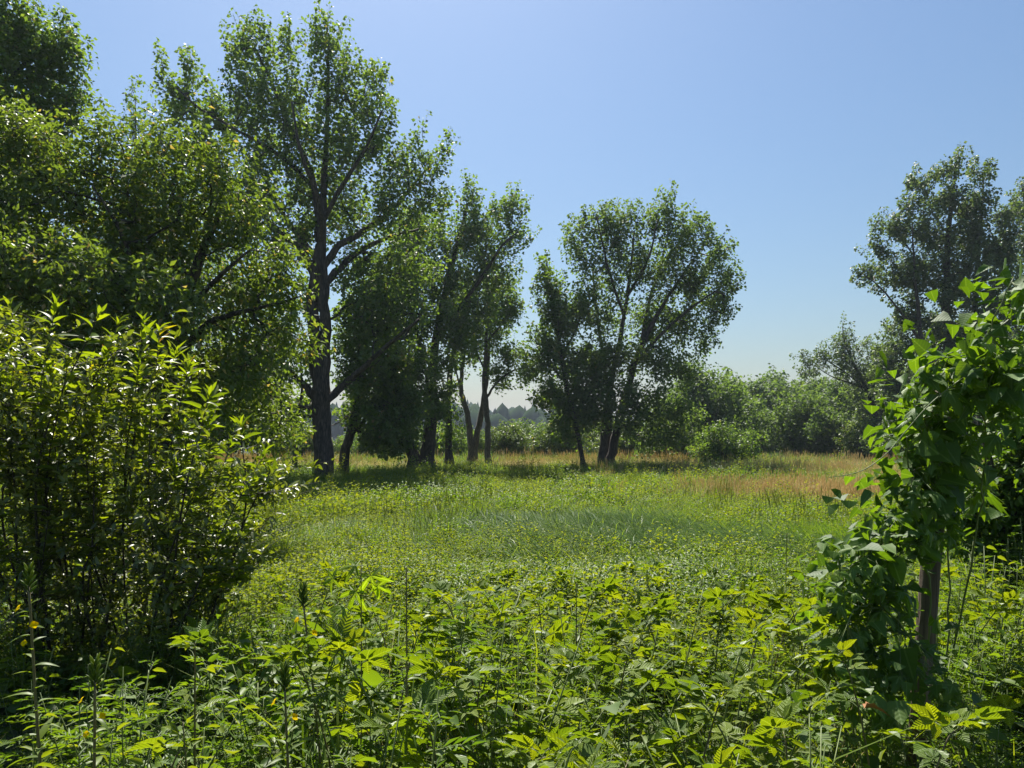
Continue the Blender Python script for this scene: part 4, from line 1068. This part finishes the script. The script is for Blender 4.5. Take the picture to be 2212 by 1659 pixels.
# --- willow bush
rng = np.random.RandomState(101)
root = empty('willow_bush', (-2.3, 4.6, 0.0))
tag(root, 'tall willow bush with narrow sunlit leaves at the left foreground', 'bush')
wb = np.array(root.location)
bx = np.array([-200, 0, 130, 330, 420, 490, 560, 600]); by = np.array([620, 650, 655, 690, 790, 890, 950, 1050])
cand = []; PS = [[], [], [], [], []]
for k in range(50):
    tx = rng.uniform(-180, 590) if k > 9 else (20, 120, 215, 310, 345, 410, 455, 520, 570, 585)[k]
    ty = np.interp(tx, bx, by) + (rng.rand() ** 1.2 * 330 if k > 9 else 5)
    Yt = rng.uniform(3.9, 4.8); tip = at(tx, ty, Yt)
    bxx = 230 + (tx - 230) * .55 + rng.randn() * 30
    b0 = np.array([(bxx - CXD) / FD * 4.6 + rng.randn() * .08, rng.uniform(4.2, 5.0), -.03])
    mid = b0 * .5 + tip * .5 + np.array([rng.randn() * .14 - (tip[0] - b0[0]) * .18, rng.randn() * .14, .16 + rng.randn() * .08])
    ln = smooth_line(np.array([b0, mid, tip]), 6)
    mb = MB(); v, c, i = tube(ln - wb, np.linspace(.0095, .0022, len(ln)) * rng.uniform(.6, 1.3), 6); mb.add(v, c, i)
    link('stem', mb.mesh('stem', M['twig'], True), root)
    # large leaves toward the tip
    nl = rng.randint(30, 44)
    us = np.sort(1 - rng.rand(nl) ** 1.4 * .62)
    us[-3:] = (.985, .993, 1.0)
    for q, u in enumerate(us):
        p = along(ln, u); td = unit(along(ln, min(1, u + .03)) - along(ln, u - .05))
        an = q * 2.4 + rng.rand() * .7
        hz = np.array([math.cos(an), math.sin(an), 0])
        near = sstep(.9, 1.0, u)
        ax = hz * (1 - .45 * near) + td * (.45 + .8 * near) + np.array([0, 0, -.15 * (1 - near)])
        nm = td * .7 - hz * .3 + np.array([0, .35, .1]) + rng.randn(3) * .3
        cand.append((p, ax, nm, rng.uniform(.085, .15) * (1 - .35 * (u > .98)), p[2] + .6 * u + .25 * rng.rand(), u, -p[1]))
    # side twigs with small leaves all the way down
    for q in range(21):
        u = rng.uniform(.04, .95)
        p = along(ln, u); an = rng.rand() * 6.28
        e = p + np.array([math.cos(an) * .28, math.sin(an) * .28, .04 + rng.rand() * .2]) * rng.uniform(.6, 1.7)
        v, c, i = tube(np.array([p, (p + e) / 2 + rng.randn(3) * .01, e]) - wb, [.003, .002, .001], 3); PS[4].append((v, c, i))
        m = 18
        uu = rng.rand(m); pp = p + (e - p) * uu[:, None]
        ax = rng.randn(m, 3) + unit(e - p) * .7 + [0, 0, -.1]
        PS[0].append(pp); PS[1].append(ax); PS[2].append(rng.randn(m, 3) * .5 + [0, 0, 1]); PS[3].append(rng.uniform(.03, .07, m))
cand.sort(key=lambda c_: -(c_[4] + .12 * c_[6]))
for k, (p, ax, nm, s, *_r) in enumerate(cand[:300]):
    put(redm if rng.rand() < .03 and p[0] > -2.6 else willm[rng.randint(5)], root, p - wb, ax, nm, s)
rest = cand[300:]
mb = MB()
A = lambda q: np.array([c_[q] for c_ in rest])
v, c, i, ti, uv = leaves(A(0) - wb, A(1), A(2), A(3), A(3) * .24, np.clip(rng.rand(len(rest)) * .8 + .05, 0, .9), 'oval'); mb.add(v, c, i, ti, uv)
pp = np.concatenate(PS[0]); n = len(pp)
v, c, i, ti, uv = leaves(pp - wb, np.concatenate(PS[1]), np.concatenate(PS[2]), np.concatenate(PS[3]), np.concatenate(PS[3]) * .42, rng.rand(n) * .9, 'oval'); mb.add(v, c, i, ti, uv, 1)
for (v, c, i) in PS[4]: mb.add(v, c, i, slot=2)
tag(link('foliage', mb.mesh('foliage', [M['willow'], M['willow_small'], M['twig']]), root), kind='stuff')

# --- fence post and hop vine
pY = 3.2
pt, pb = at(2040, 852, pY), at(1997, 1400, pY)
dirp = (pb - pt) / (pt[2] - pb[2])
foot = pb + dirp * (pb[2] + .1)
root = empty('fence_post', (foot[0], foot[1], 0))
tag(root, 'weathered wooden fence post wrapped in vine at the right', 'post')
fb = np.array(root.location)
rng = np.random.RandomState(111)
s = np.linspace(0, 1, 24)[:, None]
ln = foot * (1 - s) + pt * s
v, c, i = tube(ln - fb, np.full(24, .041), 14)
v = v + rng.randn(*v.shape) * [.0012, .0012, 0]
mb = MB(); mb.add(v, c, i); link('shaft', mb.mesh('shaft', M['wood']), root)
mb = MB(); v, c, i = tube(np.array([pt + [0, 0, .0015], pt + [.001, 0, .02], pt + [.002, 0, .028]]) - fb, [.0405, .038, .026], 14); mb.add(v, c, i)
link('post_top', mb.mesh('post_top', M['wood']), root)

rng = np.random.RandomState(112)
root = empty('hop_vine', (float(at(2000, 929, 2.9)[0]), 2.9, 0.0))
tag(root, 'climbing vine with big lobed leaves smothering the fence post', 'vine')
hb = np.array(root.location)
# bines: up the post, over to the upper right, and trailing left
paths = [[(1985, 1560, 3.1), (2010, 1300, 3.08), (1985, 1150, 3.08), (2030, 1010, 3.08), (2020, 900, 3.1), (2050, 830, 3.0), (2120, 760, 2.7), (2190, 660, 2.5), (2230, 560, 2.45)],
         [(2015, 1620, 3.0), (1970, 1380, 3.0), (1940, 1260, 2.9), (1900, 1180, 2.85), (1850, 1210, 2.8), (1810, 1270, 2.75)],
         [(2040, 1500, 3.25), (2050, 1200, 3.2), (2030, 1050, 3.0), (2000, 930, 2.9), (1985, 860, 2.85), (2020, 790, 2.7), (2060, 760, 2.6)],
         [(2300, 1500, 3.0), (2290, 1150, 2.9), (2260, 900, 2.75), (2200, 780, 2.6), (2140, 720, 2.5), (2190, 600, 2.45)],
         [(2060, 1400, 3.1), (2110, 1150, 2.95), (2130, 950, 2.85), (2110, 850, 2.75), (2160, 790, 2.6), (2215, 700, 2.5)],
         [(1990, 1100, 3.0), (1965, 1020, 2.9), (1960, 960, 2.85), (1990, 900, 2.8)],
         [(1985, 1420, 2.95), (1930, 1330, 2.8), (1860, 1310, 2.75), (1830, 1350, 2.7)]]
lines = []
for pth in paths:
    w_ = smooth_line(np.array([at(*p) for p in pth]), 7)
    w_[1:-1] += rng.randn(len(w_) - 2, 3) * .004
    lines.append(w_)
    mb = MB(); v, c, i = tube(w_ - hb, np.linspace(.0045, .002, len(w_)), 5); mb.add(v, c, i); link('stem', mb.mesh('stem', M['stem'], True), root)
td = smooth_line(np.array([at(*p) for p in [(2150, 770, 2.6), (2075, 820, 2.6), (2010, 872, 2.6), (1962, 925, 2.6), (1920, 975, 2.6), (1875, 1010, 2.6), (1835, 1025, 2.6), (1790, 1031, 2.6)]]), 6)
mb = MB(); v, c, i = tube(td - hb, np.linspace(.003, .0012, len(td)), 5); mb.add(v, c, i); link('tendril', mb.mesh('tendril', M['stem'], True), root)
# leaf places: in a mass around the bines
hop_lobes = [(2150, 790, 75, 70, 2.65, .22, 44), (2205, 660, 30, 70, 2.5, .15, 14), (2060, 800, 60, 45, 2.7, .2, 20), (2000, 870, 45, 45, 2.85, .2, 14), (2090, 900, 100, 80, 2.85, .25, 30), (2010, 960, 66, 70, 2.9, .2, 40),
             (2000, 1060, 60, 70, 2.95, .2, 42), (2080, 1040, 70, 90, 3.0, .25, 20), (1960, 1140, 70, 50, 2.92, .2, 34), (2040, 1150, 60, 60, 2.95, .15, 16), (1890, 1200, 75, 45, 2.85, .18, 34), (1850, 1280, 60, 50, 2.8, .18, 26), (1930, 1290, 60, 50, 2.9, .18, 28), (1880, 1350, 70, 50, 2.85, .2, 20), (2180, 930, 40, 100, 2.8, .2, 8), (1830, 1420, 80, 40, 2.8, .2, 12), (1930, 1420, 60, 50, 2.9, .18, 14),
             (1985, 1470, 50, 50, 2.75, .1, 12), (2060, 1490, 60, 50, 2.75, .15, 10), (1900, 1500, 60, 50, 2.6, .15, 10), (2195, 760, 40, 80, 2.55, .2, 16), (2180, 860, 50, 60, 2.7, .2, 16)]
allp = []
for (x_, y_, rx, ry, YY, rd, k) in hop_lobes:
    for q in range(k):
        d = unit(rng.randn(3)) * rng.rand() ** .4
        allp.append(at(x_ + d[0] * rx, y_ + d[2] * ry, YY + d[1] * rd))
rng.shuffle(allp)
pet = MB()
extra = []
for k, p in enumerate(allp):
    nd = min((float(np.linalg.norm(p - q_)), j, m_) for j, ln_ in enumerate(lines) for m_, q_ in enumerate(ln_))
    src = lines[nd[1]][nd[2]]
    away = unit((p - src) * [1, 1, .3] + rng.randn(3) * .02)
    tocam = unit(np.array([0, 0, H]) - p)
    nm = np.array([0, 0, 1.]) * .8 + (tocam * .6 if rng.rand() < .55 else np.array([0, .8, 0])) + rng.randn(3) * .36
    ax = away * .7 + np.array([-.25, -.2, -.35]) + rng.randn(3) * .35
    s = rng.choice([.75, 1.0, 1.2, .5], p=[.35, .3, .1, .25]) * rng.uniform(.85, 1.15)
    if k < 360:
        put(hopm[rng.randint(7)], root, p - hb, ax, nm, s)
        v, c, i = tube(np.array([src, (src + p) / 2 + [0, 0, .015], p]) - hb, [.0016, .0013, .001], 3); pet.add(v, c, i)
    else: extra.append((p, ax, nm, s))
tag(link('leaf_stalks', pet.mesh('leaf_stalks', M['stem']), root), kind='stuff')
A = lambda q: np.array([e[q] for e in extra])
m = 1500
dp = np.array([allp[rng.randint(len(allp))] for _ in range(m)]) + rng.randn(m, 3) * .07 + [0, .12, 0]
v, c, i, ti, uv = leaves(np.concatenate([A(0), dp]) - hb, np.concatenate([A(1), rng.randn(m, 3) + [0, 0, -.3]]), np.concatenate([A(2), rng.randn(m, 3) * .4 + [0, 0, 1]]),
                         np.concatenate([A(3) * .1, rng.uniform(.03, .08, m)]), np.concatenate([A(3) * .1, rng.uniform(.03, .07, m)]), rng.rand(len(extra) + m) * .7, 'lobed')
mb = MB(); mb.add(v, c, i, ti, uv)
tag(link('foliage', mb.mesh('foliage', M['hop']), root), kind='stuff')

# --- dark shrub filling the right edge behind the vine
rng = np.random.RandomState(121)
Y = 5.2
base = at(2200, 929, Y); base[2] = 0
stm = [W(Y, [(2190, 1415, .03), (2170, 1200, .025), (2140, 1000, .02), (2110, 900, .008)]), W(Y, [(2230, 1415, .035), (2240, 1150, .03), (2250, 900, .02), (2240, 720, .008)]), W(Y, [(2260, 1415, .035), (2300, 1150, .03), (2330, 900, .02), (2340, 700, .008)])]
T = lobes(Y, [(2130, 1080, 60, 80), (2190, 980, 60, 90), (2180, 1150, 60, 60), (2260, 900, 70, 110), (2260, 1100, 80, 110), (2330, 950, 90, 160), (2100, 1170, 40, 34), (2230, 800, 40, 60), (2150, 1220, 70, 40), (2260, 1260, 80, 60), (2080, 1090, 30, 60)], 430, rng)
build_tree('shady_shrub', 'dark leafy shrub behind the vine at the right edge', 'shrub', base, stm, [], T, rng, leaf=dict(len=.05, w=.6, kind='oval', dull=.12), mats=('twig', 'twig', 'weed'), per=46, shoot=.25, rc=.12, upb=.25, twig_r=.0022)

# --- brambles
rng = np.random.RandomState(131)
def bramble(x, y, h, k):
    gz_ = float(ground_z(x, y))
    root = empty('bramble', (x, y, gz_))
    px = CXD + x / y * FD
    where = ['in the lower left corner before the willow bush', 'around the dark upright weed stalk left of centre', 'in the middle of the front tangle',
             'left of the vine-covered post', 'around and right of the fence post'][int(np.searchsorted([620, 1080, 1480, 1860], px))]
    far_ = 'small' if y > 3.4 else 'large'
    tag(root, far_ + ' leaved yellow-green bramble shoot ' + where, 'bramble', far_ + ' leaved brambles ' + where)
    a = rng.rand() * 6.28
    lean = np.array([math.cos(a), math.sin(a), 0]) * h * rng.uniform(.15, .45)
    ln = smooth_line(np.array([[0, 0, -.04], lean * .25 + [0, 0, h * .55], lean * .7 + [0, 0, h * .93], lean + [0, 0, h]]), 5)
    mb = MB(); v, c, i = tube(ln, np.linspace(.0045, .0018, len(ln)), 5); mb.add(v, c, i); link('stem', mb.mesh('stem', M['redstem' if rng.rand() < .5 else 'stem'], True), root)
    nl = rng.randint(8, 14)
    for q in range(nl):
        u = .30 + .70 * (q / (nl - 1)) ** .8
        p = along(ln, u)
        an = q * 2.4 + rng.rand() * .8 + a
        top = q / (nl - 1)
        ax = np.array([math.cos(an), math.sin(an), .10 + .9 * top * rng.uniform(.5, 1.2)])
        nm = np.array([-.05, .50, .82]) - .5 * ax * ax[2] + rng.randn(3) * .30
        put(bram[rng.randint(6)], root, p, ax, nm, rng.uniform(.55, 1.3) * (1.1 - .42 * top))
pts = []
while len(pts) < 150:
    y_ = 1.55 + rng.rand() ** 1.25 * 4.6
    px = rng.uniform(620, 2000) if rng.rand() < .72 else rng.uniform(-40, 2260)
    x_ = (px - CXD) / FD * y_
    w_ = 1.0 if 1080 < px < 1860 else .5
    if px < 620 and y_ > 3.2: continue
    if px < 620 and rng.rand() < .4: y_ = rng.uniform(1.5, 2.6); x_ = (px - CXD) / FD * y_
    if rng.rand() < w_ and all((x_ - a_) ** 2 + (y_ - b_) ** 2 > .020 for a_, b_ in pts):
        pts.append((x_, y_))
for k, (x_, y_) in enumerate(pts):
    bramble(x_, y_, rng.uniform(.46, .92) * (.93 if y_ < 2.2 else 1.0) * (1 - .42 * float(sstep(3.4, 5.2, y_))), k)

# --- evening primroses with yellow flowers
def flower_mesh(seed):
    rng = np.random.RandomState(seed); mb = MB()
    for q in range(4):
        leaf_grid(.017, .018, 3, .1, .2 - .5 * (seed % 2), 0, .5, .5, 0, (.001, 0, 0), q * math.pi / 2 + .2, rng.rand(), mb, widest=.7)
    v, c, i = tube(np.array([[0, 0, -.03], [0, 0, -.015], [0, 0, 0]]), [.0016, .0016, .003], 5); mb.add(v, c, i, slot=1)
    return mb.mesh('flower', [M['petal'], M['stem']])
flm = [flower_mesh(0), flower_mesh(1)]
def bud_cluster(seed):
    rng = np.random.RandomState(seed); mb = MB()
    for q in range(22):
        an = q * 2.4; z = q * .0028
        d = unit(np.array([math.cos(an), math.sin(an), .9 + q * .08])); p = np.array([0, 0, z - .02])
        v, c, i = tube(np.array([p, p + d * .012, p + d * .024, p + d * .032]), [.0015, .0034, .003, .0006], 5); mb.add(v, c, i, rng.rand())
    return mb.mesh('bud_cluster', M['primrose'], True)
bdm = bud_cluster(1)
def primrose(px, py, Y, label, nfl, seed):
    rng = np.random.RandomState(seed)
    tip = at(px, py, Y)
    b0 = np.array([tip[0] + rng.randn() * .05, Y + .03, -.03])
    root = empty('evening_primrose', (b0[0], b0[1], 0)); rb = np.array(root.location)
    tag(root, label, 'wildflower', 'evening primroses with yellow flowers')
    ln = smooth_line(np.array([b0, (b0 + tip) / 2 + [rng.randn() * .02, 0, 0], tip]), 8)
    mb = MB(); v, c, i = tube(ln - rb, np.linspace(.006, .0035, len(ln)), 6); mb.add(v, c, i); link('stem', mb.mesh('stem', M['redstem'], True), root)
    put(bdm, root, tip - rb, (1, 0, 0), (0, 0, 1.), 1.15, 'bud_cluster')
    n = 30
    for q in range(n):
        u = .35 + .62 * q / n
        p = along(ln, u); an = q * 2.4 + rng.rand() * .5
        ax = np.array([math.cos(an), math.sin(an), .55 + rng.randn() * .2]); nm = np.array([0, 0, 1.]) - ax * .4 + rng.randn(3) * .15
        put(prim[rng.randint(3)], root, p - rb, ax, nm, (.115 - .075 * (q / n)) * rng.uniform(.8, 1.15))
    for q in range(nfl):
        an = (-2.6, -.4, -1.6, 3.0)[q] + rng.randn() * .2; u = .93 - .045 * q
        p = along(ln, u) + np.array([math.cos(an), math.sin(an), .5]) * .035
        put(flm[q % 2], root, p - rb, np.cross([math.cos(an), math.sin(an), .6], [0, 0, 1.]) , (math.cos(an), math.sin(an), .7), rng.uniform(.6, .85), 'flower')
primrose(62, 1265, 2.25, 'tall yellow-flowered evening primrose at the left edge before the willow', 3, 1)
primrose(205, 1470, 2.0, 'short evening primrose with yellow flowers in the lower left corner', 3, 2)
primrose(655, 1300, 2.5, 'evening primrose with yellowing top leaves right of the willow bush', 2, 3)
primrose(615, 1480, 2.1, 'evening primrose with two yellow blooms low between the brambles', 2, 4)

# --- tall bare weed stalks
def stalk(px, py, Y, base_px, label, seed):
    rng = np.random.RandomState(seed)
    tip = at(px, py, Y); b0 = np.array([(base_px - CXD) / FD * Y, Y + .02, -.03])
    root = empty('weed_stalk', (b0[0], b0[1], 0)); rb = np.array(root.location)
    tag(root, label, 'weed', 'upright weed stalks')
    ln = smooth_line(np.array([b0, (b0 + tip) / 2 + [rng.randn() * .015, 0, 0], tip]), 8)
    mb = MB(); v, c, i = tube(ln - rb, np.linspace(.0045, .002, len(ln)), 5); mb.add(v, c, i); link('stem', mb.mesh('stem', M['redstem'], True), root)
    mb = MB()
    for q in range(26):
        u = .80 + .2 * q / 26; p = along(ln, u) - rb; an = q * 2.4
        d = unit(np.array([math.cos(an), math.sin(an), 1.3])); v, c, i = tube(np.array([p, p + d * .01, p + d * .016]), [.001, .0022, .0005], 4); mb.add(v, c, i, .5)
    link('seed_spike', mb.mesh('seed_spike', M['primrose']), root)
    for q in range(10):
        u = .3 + .5 * q / 10; an = q * 2.4 + rng.rand()
        ax = np.array([math.cos(an), math.sin(an), .5]); put(prim[rng.randint(3)], root, along(ln, u) - rb, ax, np.array([0, 0, 1.]) - ax * .3, rng.uniform(.05, .09))
stalk(878, 1225, 2.3, 868, 'single dark upright weed stalk left of centre in the front tangle', 5)
stalk(1700, 1150, 5.6, 1700, 'upright dark green weed stalk in the herbs left of the vine', 6)
stalk(395, 1560, 2.0, 395, 'thin weed stalk in the lower left corner near the short primrose', 7)
stalk(1245, 1260, 3.4, 1245, 'short weed stalk rising mid-picture behind the brambles', 8)

# --- maple seedling
rng = np.random.RandomState(141)
rootp = at(775, 1330, 2.7)
root = empty('maple_seedling', (rootp[0], rootp[1], 0)); rb = np.array(root.location)
tag(root, 'maple seedling with backlit pale green lobed leaves among the brambles', 'seedling')
tip = at(780, 1215, 2.7)
ln = smooth_line(np.array([[rb[0], rb[1], -.03], [rb[0] + .01, rb[1], .6], tip]), 5)
mb = MB(); v, c, i = tube(ln - rb, np.linspace(.004, .0018, len(ln)), 5); mb.add(v, c, i); link('stem', mb.mesh('stem', M['redstem'], True), root)
for (px, py, s, dr) in [(800, 1240, 1.15, (.3, -.3, -.9)), (770, 1222, .9, (-.8, -.2, .1)), (770, 1275, 1.0, (-.35, -.4, -.7)), (720, 1250, .9, (-.8, .2, -.3)), (815, 1265, .85, (.7, .1, -.4)), (745, 1310, .9, (-.5, -.5, -.2))]:
    p = at(px, py, 2.68); put(mapm[rng.randint(2)], root, p - rb - np.array(dr) * .03, dr, np.array([0, -.75, .55]) + rng.randn(3) * .2, s)

# --- fallen orange leaf caught in the brambles
mb = MB(); leaf_grid(.05, .03, 7, .9, .9, .2, 1.0, .6, .8, (0, 0, 0), 0, .5, mb)
o = link('dead_leaf', mb.mesh('dead_leaf', M['deadleaf']))
o.matrix_basis = mat_of(at(1868, 1530, 1.85), (1, .2, .35), (.2, .5, .8), 1.0)
tag(o, 'curled orange-brown dead leaf caught in the brambles', 'leaf')

# ------------------------------------------------------------------ summer haze in the air
hm = bpy.data.materials.new('haze')
t = nt(hm)
out = N(t, 'ShaderNodeOutputMaterial')
pv = N(t, 'ShaderNodeVolumePrincipled')
pv.inputs['Color'].default_value = (.62, .72, .88, 1)
pv.inputs['Density'].default_value = .0004
pv.inputs['Anisotropy'].default_value = .35
t.links.new(pv.outputs[0], out.inputs['Volume'])
x0, x1, y0, y1, z0, z1 = -3100, 3100, -120, 3100, -8, 34
hv_ = np.array([[x0, y0, z0], [x1, y0, z0], [x1, y1, z0], [x0, y1, z0], [x0, y0, z1], [x1, y0, z1], [x1, y1, z1], [x0, y1, z1]])
hz_ = link('haze', mesh('haze', hv_, [4] * 6, [3, 2, 1, 0, 4, 5, 6, 7, 0, 1, 5, 4, 1, 2, 6, 5, 2, 3, 7, 6, 3, 0, 4, 7], hm))
tag(hz_, 'thin bluish summer haze over the meadow', 'haze', kind='stuff')
